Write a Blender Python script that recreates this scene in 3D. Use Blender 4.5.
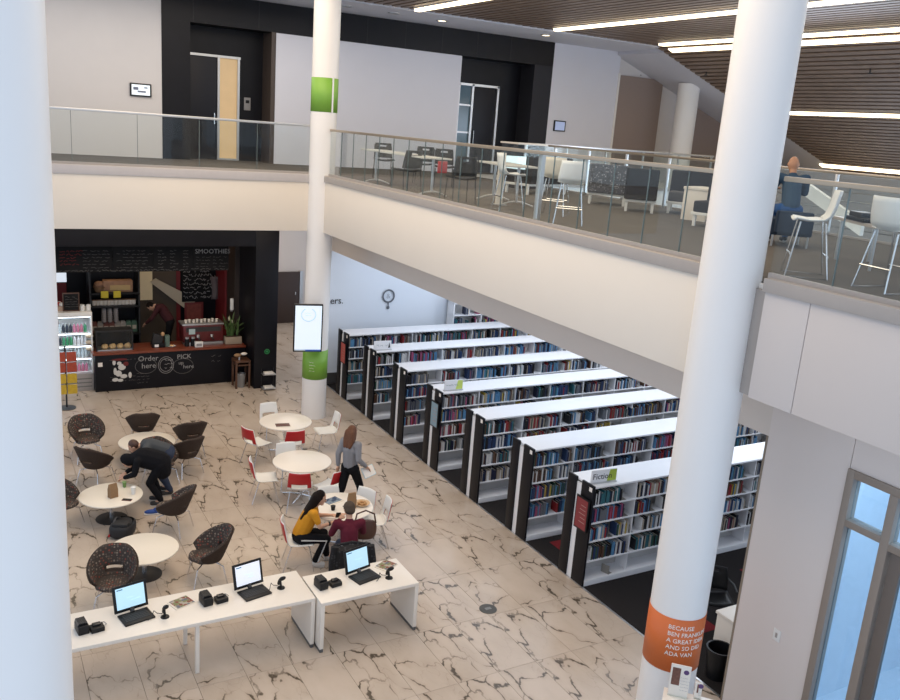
import bpy, bmesh, math, random
from mathutils import Vector, Matrix
random.seed(7)
S = bpy.context.scene
C = S.collection
for o in list(bpy.data.objects): bpy.data.objects.remove(o)
R_ = math.radians; PI = math.pi

# ------------------------------------------------------------------ camera
F = 858.22; H = 6.98
RX = Vector((0.8721, -0.0595, 0.4858)); 
def _basis():
    f = F
    dx = Vector((1540., -105., f)).normalized(); dy = Vector((-496., -260., f)).normalized()
    dy = (dy - dx * dx.dot(dy)).normalized(); dz = dx.cross(dy)
    return dx, dy, dz
DX, DY, DZ = _basis()                      # rows: world axes written in camera space (x right, y down, z forward)
def ray(px, py):
    c = Vector((px - 450., py - 350., F)); return Vector((DX.dot(c), DY.dot(c), DZ.dot(c)))
def atz(px, py, z=0.): d = ray(px, py); return Vector((0, 0, H)) + d * ((z - H) / d.z)
def aty(px, py, y): d = ray(px, py); return Vector((0, 0, H)) + d * (y / d.y)
def atx(px, py, x): d = ray(px, py); return Vector((0, 0, H)) + d * (x / d.x)
cam = bpy.data.cameras.new('camera'); camo = bpy.data.objects.new('camera', cam); C.objects.link(camo)
cam.sensor_width = 36; cam.lens = 36 * F / 900.; cam.clip_end = 200; cam.clip_start = .05
m = Matrix(((DX.x, -DX.y, -DX.z, 0), (DY.x, -DY.y, -DY.z, 0), (DZ.x, -DZ.y, -DZ.z, H), (0, 0, 0, 1)))
camo.matrix_world = m
S.camera = camo

# ------------------------------------------------------------------ world, lights, exposure
S.view_settings.view_transform = 'Standard'; S.view_settings.look = 'None'
S.view_settings.gamma = 1; S.view_settings.use_curve_mapping = False
S.view_settings.exposure = 0.12
w = bpy.data.worlds.new('overcast_sky'); S.world = w; w.use_nodes = True
w.node_tree.nodes['Background'].inputs[0].default_value = (.70, .82, 1, 1)
w.node_tree.nodes['Background'].inputs[1].default_value = 1.0
def area(name, loc, sx, sy, power, col, rot=(0, 0, 0)):
    l = bpy.data.lights.new(name, 'AREA'); l.shape = 'RECTANGLE'; l.size = sx; l.size_y = sy
    l.energy = power; l.color = col
    o = bpy.data.objects.new(name, l); o.location = loc; o.rotation_euler = rot; C.objects.link(o); return o
WARM = (1, .80, .58); NEUT = (1, .93, .85); COOL = (.72, .83, 1)
area('atrium_ceiling_light', (4.5, 12.5, 10.1), 5, 14, 640, WARM)
area('upper_ceiling_light', (12.5, 13, 9.5), 9, 16, 300, NEUT)
area('upper_hall_light', (4.5, 21.3, 9.6), 9, 2, 110, NEUT)
area('stack_ceiling_light', (11.3, 14.5, 4.1), 5, 12, 215, (.74, .85, 1))
area('cafe_ceiling_light', (4, 22.9, 4.0), 4, .5, 14, WARM)
area('corridor_light', (9, 25.5, 4.0), 2, 3, 50, WARM)
area('seating_ceiling_light', (4.2, 20, 4.3), 6, 1.2, 60, WARM)
area('stack_window_light', (17.5, 14, 2.3), 14, 4, 520, COOL, (0, R_(90), 0))
area('vestibule_fill', (9.4, 4.2, 4.3), 1.2, 2, 75, (.82, .9, 1))  # added lamp, no fixture seen; brightens the space behind the door glass
area('upper_window_light', (24, 6.0, 7.6), 3.5, 5, 260, COOL, (0, R_(90), R_(-20)))

# ------------------------------------------------------------------ materials
MATS = {}
def mat(name, col, rough=.5, metal=0, var=.06, scale=8, emit=None, estr=1, bump=0, spec=.5, coat=0):
    if name in MATS: return MATS[name]
    m = bpy.data.materials.new(name); m.use_nodes = True; nt = m.node_tree; N = nt.nodes; L = nt.links
    b = N['Principled BSDF']; b.inputs['Roughness'].default_value = rough; b.inputs['Metallic'].default_value = metal
    b.inputs['Specular IOR Level'].default_value = spec if rough < .75 else min(spec, .2)
    if coat: b.inputs['Coat Weight'].default_value = coat
    tc = N.new('ShaderNodeTexCoord'); no = N.new('ShaderNodeTexNoise'); no.inputs['Scale'].default_value = scale; no.inputs['Detail'].default_value = 4
    L.new(tc.outputs['Object'], no.inputs['Vector'])
    mx = N.new('ShaderNodeMix'); mx.data_type = 'RGBA'
    c = Vector(col); a = [max(0, v * (1 - var)) for v in c]; d = [min(1, v * (1 + var)) for v in c]
    mx.inputs[6].default_value = (*a, 1); mx.inputs[7].default_value = (*d, 1)
    L.new(no.outputs['Fac'], mx.inputs[0]); L.new(mx.outputs[2], b.inputs['Base Color'])
    if bump:
        bp = N.new('ShaderNodeBump'); bp.inputs['Strength'].default_value = bump; bp.inputs['Distance'].default_value = .01
        n2 = N.new('ShaderNodeTexNoise'); n2.inputs['Scale'].default_value = scale * 6; L.new(tc.outputs['Object'], n2.inputs['Vector'])
        L.new(n2.outputs['Fac'], bp.inputs['Height']); L.new(bp.outputs['Normal'], b.inputs['Normal'])
    if emit: b.inputs['Emission Color'].default_value = (*emit, 1); b.inputs['Emission Strength'].default_value = estr
    MATS[name] = m; return m
white = mat('white_paint', (.80, .77, .73), .55, var=.02, scale=2)
colw = mat('column_paint', (.82, .80, .78), .42, var=.015, scale=2)
wallg = mat('wall_grey_white', (.66, .63, .62), .7, var=.03, scale=2)
wallc = mat('wall_panel_lilac', (.70, .70, .76), .6, var=.02, scale=2)
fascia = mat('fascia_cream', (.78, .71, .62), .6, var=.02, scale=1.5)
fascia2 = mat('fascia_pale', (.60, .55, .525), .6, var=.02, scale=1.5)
wallr = mat('wall_right_lit_tone', (.72, .65, .61), .65, var=.02, scale=1.5)  # lighter copy of the beam paint; light on the wall is in the colour
beamm = mat('beam_taupe', (.68, .61, .55), .65, var=.03, scale=1.5)
coping = mat('coping_grey', (.36, .33, .31), .5, var=.04)
black = mat('black_panel', (.007, .007, .010), .4, var=.3, scale=3, spec=.22)
blackp = mat('black_plastic', (.008, .008, .009), .42, var=.2, spec=.3)
blackm = mat('black_metal', (.03, .03, .032), .4, .3)
chrome = mat('chrome', (.75, .75, .76), .2, 1)
steel = mat('brushed_steel', (.6, .6, .6), .35, .9)
brass = mat('bronze_rail', (.42, .35, .27), .32, .8)
carpet = mat('carpet_charcoal', (.020, .017, .017), .95, var=.35, scale=40, bump=.5)
carpr = mat('carpet_red', (.20, .02, .025), .95, var=.3, scale=40, bump=.5)
carp2 = mat('carpet_upper', (.12, .105, .09), .95, var=.25, scale=4)
whitel = mat('white_laminate', (.80, .74, .66), .28, var=.015)
whitep = mat('white_plastic', (.80, .79, .76), .35, var=.02)
creaml = mat('cream_laminate', (.80, .73, .62), .3, var=.015)
shelfw = mat('white_steel_shelf', (.80, .80, .82), .35, var=.015)
redp = mat('red_plastic', (.48, .015, .02), .35, var=.08)
brownf = mat('brown_fabric', (.052, .036, .028), .85, var=.25, scale=60, bump=.3)
darkw = mat('dark_wood', (.09, .04, .022), .4, var=.3, scale=10)
redwood = mat('red_wood_counter', (.19, .045, .022), .3, var=.25, scale=6)
redpaint = mat('red_paint', (.20, .015, .018), .5)
green = mat('green_vinyl', (.19, .40, .05), .45, var=.03)
orange = mat('orange_vinyl', (.62, .14, .03), .45, var=.04)
tanp = mat('tan_acoustic_panel', (.30, .235, .205), .8, var=.08, scale=30)
cream_wall = mat('cream_wall', (.62, .52, .38), .7)
skin = mat('skin', (.58, .33, .22), .5, var=.08, scale=20)
skin2 = mat('skin_tanned', (.47, .24, .14), .5, var=.08, scale=20)
hairb = mat('hair_dark_brown', (.009, .0045, .003), .8, var=.4, scale=40, bump=.6)
hairr = mat('hair_auburn', (.13, .05, .022), .7, var=.35, scale=40, bump=.6)
eyem = mat('eye_dark', (.02, .015, .012), .2)
def screenmat(name, base, str_=1.0, scale=6):
    m = mat(name, base, .3, var=.0, emit=base, estr=str_); return m
scr = screenmat('screen_pale_blue', (.45, .68, .80), .55)
scrw = screenmat('screen_white', (.7, .76, .8), .6)
lightm = mat('linear_light_diffuser', (1, .9, .7), .5, emit=(1, .80, .52), estr=4.5)
chalk = mat('chalk_white', (.32, .31, .30), .9, var=.3, scale=40)
chalkd = mat('chalk_faint', (.13, .125, .12), .9, var=.4, scale=40)
chalkr = mat('chalk_red', (.14, .03, .03), .9, var=.3, scale=40)

def glassmat(name, tint, refl=.08):
    m = bpy.data.materials.new(name); m.use_nodes = True; nt = m.node_tree; N = nt.nodes; L = nt.links
    N.remove(N['Principled BSDF'])
    t = N.new('ShaderNodeBsdfTransparent'); t.inputs[0].default_value = (*tint, 1)
    g = N.new('ShaderNodeBsdfGlossy'); g.inputs['Roughness'].default_value = .02
    lw = N.new('ShaderNodeLayerWeight'); lw.inputs['Blend'].default_value = .5
    fr = N.new('ShaderNodeMath'); fr.operation = 'POWER'; fr.inputs[1].default_value = 4.; L.new(lw.outputs['Facing'], fr.inputs[0])
    nz = N.new('ShaderNodeTexNoise'); nz.inputs['Scale'].default_value = .3
    mm = N.new('ShaderNodeMath'); mm.operation = 'MULTIPLY_ADD'; mm.inputs[1].default_value = .01; mm.inputs[2].default_value = refl * .4
    ad = N.new('ShaderNodeMath'); ad.operation = 'ADD'
    mx = N.new('ShaderNodeMixShader'); L.new(nz.outputs['Fac'], mm.inputs[0]); L.new(mm.outputs[0], ad.inputs[0]); L.new(fr.outputs[0], ad.inputs[1])
    L.new(ad.outputs[0], mx.inputs[0]); L.new(t.outputs[0], mx.inputs[1]); L.new(g.outputs[0], mx.inputs[2])
    L.new(mx.outputs[0], N['Material Output'].inputs[0]); MATS[name] = m; return m
glass = glassmat('railing_glass', (.95, .975, .97), .05)
glassb = glassmat('window_glass', (.72, .86, .96), .12)

def marble():
    m = bpy.data.materials.new('veined_marble'); m.use_nodes = True; nt = m.node_tree; N = nt.nodes; L = nt.links
    b = N['Principled BSDF']; b.inputs['Roughness'].default_value = .22
    tc = N.new('ShaderNodeTexCoord'); oi = N.new('ShaderNodeObjectInfo')
    mul = N.new('ShaderNodeMath'); mul.operation = 'MULTIPLY'; mul.inputs[1].default_value = 7.31
    q4 = N.new('ShaderNodeMath'); q4.operation = 'MULTIPLY'; q4.inputs[1].default_value = 7.; L.new(oi.outputs['Random'], q4.inputs[0]); fl = N.new('ShaderNodeMath'); fl.operation = 'FLOOR'; L.new(q4.outputs[0], fl.inputs[0]); L.new(fl.outputs[0], mul.inputs[0])
    ad = N.new('ShaderNodeVectorMath'); ad.operation = 'ADD'; L.new(tc.outputs['Object'], ad.inputs[0]); L.new(mul.outputs[0], ad.inputs[1])
    rot = N.new('ShaderNodeMapping'); rot.inputs['Rotation'].default_value = (0, 0, .6); rot.inputs['Scale'].default_value = (1.5, .85, 1); L.new(ad.outputs[0], rot.inputs[0])
    n1 = N.new('ShaderNodeTexNoise'); n1.inputs['Scale'].default_value = 2.2; n1.inputs['Detail'].default_value = 4; n1.inputs['Roughness'].default_value = .5; L.new(rot.outputs[0], n1.inputs['Vector'])
    sub = N.new('ShaderNodeVectorMath'); sub.operation = 'MULTIPLY_ADD'; sub.inputs[1].default_value = (.55, .55, .55); L.new(n1.outputs['Color'], sub.inputs[0]); L.new(rot.outputs[0], sub.inputs[2])
    v = N.new('ShaderNodeTexVoronoi'); v.feature = 'DISTANCE_TO_EDGE'; v.inputs['Scale'].default_value = 1.15; L.new(sub.outputs[0], v.inputs['Vector'])
    v2 = N.new('ShaderNodeTexVoronoi'); v2.feature = 'DISTANCE_TO_EDGE'; v2.inputs['Scale'].default_value = 2.6; L.new(sub.outputs[0], v2.inputs['Vector'])
    n2 = N.new('ShaderNodeTexNoise'); n2.inputs['Scale'].default_value = 2.2; n2.inputs['Detail'].default_value = 2; L.new(rot.outputs[0], n2.inputs['Vector'])
    n3 = N.new('ShaderNodeTexNoise'); n3.inputs['Scale'].default_value = 1.2; n3.inputs['Detail'].default_value = 6; L.new(rot.outputs[0], n3.inputs['Vector'])
    def mr(src, a, b2, c, d):
        x = N.new('ShaderNodeMapRange'); x.inputs[1].default_value = a; x.inputs[2].default_value = b2; x.inputs[3].default_value = c; x.inputs[4].default_value = d; L.new(src, x.inputs[0]); return x.outputs[0]
    wdt = mr(n2.outputs['Fac'], .40, .68, .006, .032)
    def vein(vo, wsock):
        dv = N.new('ShaderNodeMath'); dv.operation = 'DIVIDE'; L.new(vo, dv.inputs[0]); L.new(wsock, dv.inputs[1])
        return mr(dv.outputs[0], .35, 1.0, 1, 0)
    a = vein(v.outputs['Distance'], wdt)
    strength = mr(n2.outputs['Fac'], .42, .6, .16, .92)
    am = N.new('ShaderNodeMath'); am.operation = 'MULTIPLY'; L.new(a, am.inputs[0]); L.new(strength, am.inputs[1])
    halo = mr(v.outputs['Distance'], 0, .10, .32, 0)
    hm = N.new('ShaderNodeMath'); hm.operation = 'MULTIPLY'; L.new(halo, hm.inputs[0]); L.new(strength, hm.inputs[1])
    fine = mr(v2.outputs['Distance'], .002, .014, .38, 0); fs = mr(n3.outputs['Fac'], .45, .6, 0, 1)
    fm = N.new('ShaderNodeMath'); fm.operation = 'MULTIPLY'; L.new(fine, fm.inputs[0]); L.new(fs, fm.inputs[1])
    base = N.new('ShaderNodeMix'); base.data_type = 'RGBA'; base.inputs[6].default_value = (.545, .455, .375, 1); base.inputs[7].default_value = (.45, .37, .295, 1)
    L.new(mr(n3.outputs['Fac'], .4, .7, 0, 1), base.inputs[0])
    def over(prev, fac, col):
        x = N.new('ShaderNodeMix'); x.data_type = 'RGBA'; x.inputs[7].default_value = (*col, 1); L.new(fac, x.inputs[0]); L.new(prev, x.inputs[6]); return x.outputs[2]
    o = over(base.outputs[2], hm.outputs[0], (.36, .27, .19)); o = over(o, fm.outputs[0], (.26, .20, .15)); o = over(o, am.outputs[0], (.06, .045, .03))
    L.new(o, b.inputs['Base Color']); return m
marb = marble()
grout = mat('grout', (.30, .25, .20), .8)

def patternmat(name, bg, cols, scale, rad=.32):
    m = bpy.data.materials.new(name); m.use_nodes = True; nt = m.node_tree; N = nt.nodes; L = nt.links
    b = N['Principled BSDF']; b.inputs['Roughness'].default_value = .85
    tc = N.new('ShaderNodeTexCoord'); v = N.new('ShaderNodeTexVoronoi'); v.inputs['Scale'].default_value = scale; v.inputs['Randomness'].default_value = .35
    L.new(tc.outputs['Object'], v.inputs['Vector'])
    sep = N.new('ShaderNodeSeparateColor'); L.new(v.outputs['Color'], sep.inputs[0])
    cr = N.new('ShaderNodeValToRGB'); cr.color_ramp.interpolation = 'CONSTANT'
    for i, c in enumerate(cols):
        e = cr.color_ramp.elements[i] if i < 2 else cr.color_ramp.elements.new(i / len(cols))
        e.position = i / len(cols); e.color = (*c, 1)
    L.new(sep.outputs[0], cr.inputs[0])
    lt = N.new('ShaderNodeMath'); lt.operation = 'LESS_THAN'; lt.inputs[1].default_value = rad; L.new(v.outputs['Distance'], lt.inputs[0])
    mx = N.new('ShaderNodeMix'); mx.data_type = 'RGBA'; mx.inputs[6].default_value = (*bg, 1); L.new(lt.outputs[0], mx.inputs[0]); L.new(cr.outputs[0], mx.inputs[7])
    L.new(mx.outputs[2], b.inputs['Base Color']); MATS[name] = m; return m
dotf = patternmat('dotted_fabric', (.045, .033, .027), [(.13, .10, .08), (.20, .045, .03), (.08, .065, .055), (.22, .17, .13), (.14, .075, .05)], 27, .38)
speck = patternmat('speckled_fabric', (.10, .10, .11), [(.42, .42, .45), (.05, .05, .055), (.25, .25, .27)], 28, .4)
plaid = patternmat('plaid_fabric', (.008, .008, .010), [(.035, .035, .04), (.006, .006, .007)], 25, .4)

def woodslat():
    m = mat('slat_wood', (.21, .145, .105), .45, var=.35, scale=3); return m
slatm = woodslat(); slatback = mat('slat_backing', (.018, .013, .011), .9)

# ------------------------------------------------------------------ mesh helpers
class MB:
    def __init__(s): s.v = []; s.f = []; s.m = []
    def add(s, vs, fs, mi=0):
        o = len(s.v); s.v += [tuple(v) for v in vs]; s.f += [tuple(i + o for i in f) for f in fs]; s.m += [mi] * len(fs); return s
    def box(s, x0, x1, y0, y1, z0, z1, mi=0):
        return s.add([(x0, y0, z0), (x1, y0, z0), (x1, y1, z0), (x0, y1, z0), (x0, y0, z1), (x1, y0, z1), (x1, y1, z1), (x0, y1, z1)],
                     [(0, 3, 2, 1), (4, 5, 6, 7), (0, 1, 5, 4), (1, 2, 6, 5), (2, 3, 7, 6), (3, 0, 4, 7)], mi)
    def bbox(s, x0, x1, y0, y1, z0, z1, b=.01, mi=0):
        bm = bmesh.new(); bmesh.ops.create_cube(bm, size=1)
        for v in bm.verts: v.co = Vector((x0 + (v.co.x + .5) * (x1 - x0), y0 + (v.co.y + .5) * (y1 - y0), z0 + (v.co.z + .5) * (z1 - z0)))
        bmesh.ops.bevel(bm, geom=bm.edges[:], offset=b, segments=2, affect='EDGES', profile=.6)
        return s.addbm(bm, mi)
    def addbm(s, bm, mi=0, M=None):
        bm.verts.index_update(); vs = [(M @ v.co if M else v.co.copy()) for v in bm.verts]
        s.add(vs, [[v.index for v in f.verts] for f in bm.faces], mi); bm.free(); return s
    def lathe(s, prof, n=24, c=(0, 0, 0), mi=0, cap=True):
        o = len(s.v); vs = []; fs = []; k = len(prof)
        for i in range(n):
            a = 2 * PI * i / n
            for r, z in prof: vs.append((c[0] + r * math.cos(a), c[1] + r * math.sin(a), c[2] + z))
        for i in range(n):
            for j in range(k - 1):
                a = i * k + j; b = ((i + 1) % n) * k + j; fs.append((a, b, b + 1, a + 1))
        if cap: fs.append(tuple(i * k for i in range(n))[::-1]); fs.append(tuple(i * k + k - 1 for i in range(n)))
        return s.add(vs, fs, mi)
    def cyl(s, c, r, z0, z1, n=24, r2=None, mi=0): return s.lathe([(r, z0), (r if r2 is None else r2, z1)], n, (c[0], c[1], 0), mi)
    def path(s, pts, r, n=8, mi=0, r2=None):
        pts = [Vector(p) for p in pts]; k = len(pts); vs = []; fs = []
        up = None
        for i, p in enumerate(pts):
            t = ((pts[min(i + 1, k - 1)] - pts[max(i - 1, 0)])).normalized()
            if up is None: up = Vector((0, 0, 1)) if abs(t.z) < .9 else Vector((0, 1, 0))
            a = t.cross(up).normalized(); b = a.cross(t).normalized(); up = b
            rr = r if r2 is None else r + (r2 - r) * i / (k - 1)
            for j in range(n):
                q = 2 * PI * j / n; vs.append(p + a * math.cos(q) * rr + b * math.sin(q) * rr)
        for i in range(k - 1):
            for j in range(n):
                fs.append((i * n + j, i * n + (j + 1) % n, (i + 1) * n + (j + 1) % n, (i + 1) * n + j))
        fs.append(tuple(range(n))[::-1]); fs.append(tuple((k - 1) * n + j for j in range(n)))
        return s.add(vs, fs, mi)
    def prism(s, poly, y0, y1, mi=0, M=None):           # poly in xz, extruded along y
        n = len(poly); vs = [(p[0], y0, p[1]) for p in poly] + [(p[0], y1, p[1]) for p in poly]
        if M: vs = [M @ Vector(v) for v in vs]
        return s.add(vs, [tuple(range(n)), tuple(range(n, 2 * n))[::-1]] + [(i, i + n, (i + 1) % n + n, (i + 1) % n) for i in range(n)], mi)
    def ell(s, c, r, n=12, mi=0, M=None):
        bm = bmesh.new(); bmesh.ops.create_uvsphere(bm, u_segments=n, v_segments=max(6, n * 2 // 3), radius=1)
        for v in bm.verts: v.co = Vector((v.co.x * r[0], v.co.y * r[1], v.co.z * r[2]))
        if M: bm.transform(M)
        for v in bm.verts: v.co += Vector(c)
        return s.addbm(bm, mi)
    def cap(s, a, b, ra, rb, n=10, mi=0):               # tapered capsule
        a, b = Vector(a), Vector(b); t = (b - a); L = t.length
        if L < 1e-5: return s.ell(a, (ra, ra, ra), n, mi)
        t /= L; u = t.cross(Vector((0, 0, 1)) if abs(t.z) < .9 else Vector((0, 1, 0))).normalized(); w_ = u.cross(t)
        rings = [(-ra * math.sin(q), ra * math.cos(q)) for q in (1.2, .7)] + [(0, ra), (L * .5, (ra + rb) / 2), (L, rb)] + [(L + rb * math.sin(q), rb * math.cos(q)) for q in (.7, 1.2)]
        vs = []; fs = []
        for d, r in rings:
            for j in range(n):
                q = 2 * PI * j / n; vs.append(a + t * d + u * math.cos(q) * r + w_ * math.sin(q) * r)
        for i in range(len(rings) - 1):
            for j in range(n): fs.append((i * n + j, i * n + (j + 1) % n, (i + 1) * n + (j + 1) % n, (i + 1) * n + j))
        fs.append(tuple(range(n))[::-1]); fs.append(tuple((len(rings) - 1) * n + j for j in range(n)))
        return s.add(vs, fs, mi)
    def grid(s, fn, nu, nv, skip=None, mi=0, closed=False):
        vs = [fn(i / nu, j / nv) for i in range(nu + (0 if closed else 1)) for j in range(nv + 1)]; fs = []
        for i in range(nu):
            for j in range(nv):
                if skip and skip((i + .5) / nu, (j + .5) / nv): continue
                a = i * (nv + 1) + j; b = ((i + 1) % nu if closed else i + 1) * (nv + 1) + j; fs.append((a, b, b + 1, a + 1))
        return s.add(vs, fs, mi)
    def xf(s, M): s.v = [tuple(M @ Vector(v)) for v in s.v]; return s
    def mesh(s, name, mats, smooth=True, ang=38):
        me = bpy.data.meshes.new(name); me.from_pydata(s.v, [], s.f)
        for q in (mats if isinstance(mats, (list, tuple)) else [mats]): me.materials.append(q)
        me.polygons.foreach_set('material_index', s.m)
        bm = bmesh.new(); bm.from_mesh(me); bmesh.ops.recalc_face_normals(bm, faces=bm.faces[:]); bm.to_mesh(me); bm.free()
        if smooth:
            me.polygons.foreach_set('use_smooth', [True] * len(me.polygons)); me.set_sharp_from_angle(angle=R_(ang))
        me.update(); return me
    def obj(s, name, mats, parent=None, smooth=True, solid=0, off=0, loc=None, rot=None):
        o = bpy.data.objects.new(name, s.mesh(name, mats, smooth)); C.objects.link(o)
        if parent: o.parent = parent
        if solid:
            q = o.modifiers.new('solid', 'SOLIDIFY'); q.thickness = solid; q.offset = off
        if loc is not None: o.location = loc
        if rot is not None: o.rotation_euler = rot
        return o
def tag(o, label=None, cat=None, group=None, kind=None):
    if label: o['label'] = label
    if cat: o['category'] = cat
    if group: o['group'] = group
    if kind: o['kind'] = kind
    return o
def thing(name, label, cat, loc=(0, 0, 0), rz=0, group=None):
    o = bpy.data.objects.new(name, None); o.empty_display_size = .1; C.objects.link(o)
    o.location = loc; o.rotation_euler = (0, 0, rz); return tag(o, label, cat, group)
def struct(o): o['kind'] = 'structure'; return o
def shell(name): # structure root
    o = bpy.data.objects.new(name, None); C.objects.link(o); o['kind'] = 'structure'; return o
def dup(o, parent=None, loc=None, rz=None, label=None, group=None):
    c = o.copy(); C.objects.link(c)
    if parent: c.parent = parent
    for ch in list(o.children): dup(ch, c)
    if loc is not None: c.location = loc
    if rz is not None: c.rotation_euler = (0, 0, rz)
    if label: c['label'] = label
    if group: c['group'] = group
    return c
def inst(me, name, parent, loc, rot=(0, 0, 0), sc=(1, 1, 1), matl=None):
    o = bpy.data.objects.new(name, me); C.objects.link(o); o.parent = parent; o.location = loc; o.rotation_euler = rot; o.scale = sc
    return o
def textmesh(txt, size=1., ext=.002):
    cu = bpy.data.curves.new('t', 'FONT'); cu.body = txt; cu.size = size; cu.extrude = ext; cu.resolution_u = 2
    o = bpy.data.objects.new('t', cu); C.objects.link(o); dg = bpy.context.evaluated_depsgraph_get(); dg.update()
    me = bpy.data.meshes.new_from_object(o.evaluated_get(dg)); bpy.data.objects.remove(o); bpy.data.curves.remove(cu); return me
def textobj(txt, size, mt, M, parent=None, name='lettering', ext=.002, wrap=None):
    me = textmesh(txt, size, ext)
    if wrap:                                             # wrap = (radius, angle0): text plane x -> angle, y -> z, z -> radius
        r, a0 = wrap
        for v in me.vertices:
            a = a0 + v.co.x / r; rr = r + v.co.z + .003; v.co = Vector((rr * math.cos(a), rr * math.sin(a), v.co.y))
    me.materials.clear(); me.materials.append(mt); me.transform(M)
    o = bpy.data.objects.new(name, me); C.objects.link(o)
    if parent: o.parent = parent
    return o
FRONT = Matrix(((1, 0, 0, 0), (0, 0, -1, 0), (0, 1, 0, 0), (0, 0, 0, 1)))   # text facing -Y
def squiggle(mb, x0, x1, z, y, h=.02, step=.035, gap=.25, r=.004, rnd=random):
    """chalk strokes along x on a plane facing -Y"""
    x = x0
    while x < x1:
        n = rnd.randint(2, 5); pts = []
        for i in range(n + 1): pts.append((x + i * step * .5, y, z + rnd.uniform(-h, h) * .5))
        mb.path(pts, r, 4); x += (n + 1) * step * .5 + (step if rnd.random() < gap else 0)

# ================================================================== STRUCTURE
F2 = 5.65
floor = struct(MB().box(-3, 8.32, 3.0, 30, -.20, -.012).box(8.32, 17.5, 3, 21.0, -.2, -.03).box(8.32, 12, 21, 30, -.2, -.012).obj('floor', grout))
tme = MB().bbox(-.303, .303, -.608, .608, -.012, 0, .002).mesh('tile', marb, smooth=False)
tiles = [(8.32 - .61 * (i + .5), 9.43 + 1.22 * (j + .5)) for i in range(0, 13) for j in range(-3, 16)]
tiles += [(8.32 + .61 * (i + .5), 9.43 + 1.22 * (j + .5)) for i in range(0, 4) for j in range(10, 16)]
for x, y in tiles: inst(tme, 'tile', floor, (x, y, 0))
MB().box(8.34, 17.5, 3, 20.95, -.03, .0).obj('carpet', carpet, floor)
MB().box(8.315, 8.345, 6.6, 21.0, -.02, .006).obj('edge_strip', steel, floor)
rng = random.Random(3)
cme = MB().box(-.3, .3, -.3, .3, 0, .004).mesh('carpet_tile', carpr, False)
for x, y in [(10.35, 9.05), (9.25, 8.1), (9.05, 10.75), (9.85, 7.45), (11.6, 8.7), (9.6, 12.5), (12.4, 9.0)]: inst(cme, 'carpet_tile', floor, (x, y, 0))
dr = thing('floor_outlet', 'round grey metal cover set flush in the marble floor', 'floor cover', (6.57, 9.59, 0))
MB().lathe([(.0, .0), (.135, 0), (.135, .006), (.115, .008), (0, .008)], 28, cap=False).obj('cover', mat('drain_grey', (.10, .10, .095), .5, .5), dr)
MB().box(-.05, .05, -.03, .03, .008, .012).obj('flap', mat('drain_light', (.25, .25, .24), .4, .6), dr)

# upper slabs --------------------------------------------------------
sl = shell('floor_upper')
MB().box(7.2, 13.2, 3, 24.4, 4.5, F2).obj('slab', white, sl); MB().box(-3, 7.2, 18.75, 24.4, 4.5, F2).obj('slab', white, sl)
MB().box(13.2, 30, 19.5, 24.4, 4.5, F2).obj('slab', white, sl)
MB().box(7.28, 13.15, 3, 23.55, F2, F2 + .012).obj('carpet', carp2, sl); MB().box(-3, 7.28, 18.85, 23.55, F2, F2 + .012).obj('carpet', carp2, sl)
MB().box(5.33, 7.4, 23.5, 24.3, F2, F2 + .012).obj('carpet', carp2, sl); MB().box(13.3, 16.0, 23.5, 24.3, F2, F2 + .012).obj('carpet', carp2, sl)

wr = shell('wall_balcony_right')
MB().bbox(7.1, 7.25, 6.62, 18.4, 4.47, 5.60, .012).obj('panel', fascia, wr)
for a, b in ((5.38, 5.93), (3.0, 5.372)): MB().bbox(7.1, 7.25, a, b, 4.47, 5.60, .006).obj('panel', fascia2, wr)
MB().box(7.16, 7.25, 5.93, 6.62, 4.47, 5.60).obj('reveal', coping, wr)
for a, b in ((6.62, 18.4), (3.0, 5.95)): MB().bbox(7.07, 7.30, a, b, 5.60, 5.74, .008).obj('coping', coping, wr)
wb = shell('wall_balcony_back')
MB().bbox(-3, 7.04, 18.65, 18.8, 4.47, 5.56, .012).obj('panel', fascia, wb)
MB().bbox(-3, 7.04, 18.62, 18.85, 5.56, 5.74, .008).obj('coping', mat('coping_pale', (.50, .47, .47), .5), wb)
bt = shell('trim_1')
MB().box(8.3, 8.62, 6.53, 20.9, 3.68, 4.5).obj('beam', beamm, bt)

# lower right wall with glazed door ---------------------------------
ww = shell('wall_right')
MB().box(8.3, 8.55, 5.42, 6.53, 0, 4.5).obj('panel', wallr, ww)
MB().box(8.3, 8.55, 3.0, 5.412, 3.71, 4.5).obj('panel', wallr, ww)
MB().box(8.295, 8.56, 6.53, 6.56, 0, 3.68).obj('corner_bead', mat('bead_brown', (.25, .20, .15), .5), ww)
dfr = mat('door_frame_taupe', (.30, .25, .21), .45, .2)
wn = shell('window_1')
def bar(y0, y1, z0, z1, x0=8.27, x1=8.42): MB().bbox(x0, x1, y0, y1, z0, z1, .006).obj('window_frame', dfr, wn)
bar(5.33, 5.42, 0, 3.71); bar(4.80, 4.90, 0, 3.62); bar(3.0, 5.33, 3.62, 3.71); bar(4.90, 5.33, 3.06, 3.14); bar(3.0, 4.80, 3.02, 3.10)
for y0, y1, z0, z1 in ((4.9, 5.33, 3.14, 3.62), (4.9, 5.33, .05, 3.06), (3.0, 4.8, 3.10, 3.62)): MB().box(8.345, 8.36, y0, y1, z0, z1).obj('pane', glassb, wn)
dr1 = shell('door_1')
for y0, y1, z0, z1 in ((4.64, 4.78, .02, 3.0), (3.6, 3.74, .02, 3.0), (3.74, 4.64, 2.86, 3.0), (3.74, 4.64, .02, .25)): MB().bbox(8.31, 8.37, y0, y1, z0, z1, .006).obj('door_frame', mat('door_stile', (.16, .13, .11), .45, .2), dr1)
MB().box(8.335, 8.35, 3.74, 4.64, .25, 2.86).obj('pane', glassb, dr1)
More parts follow.
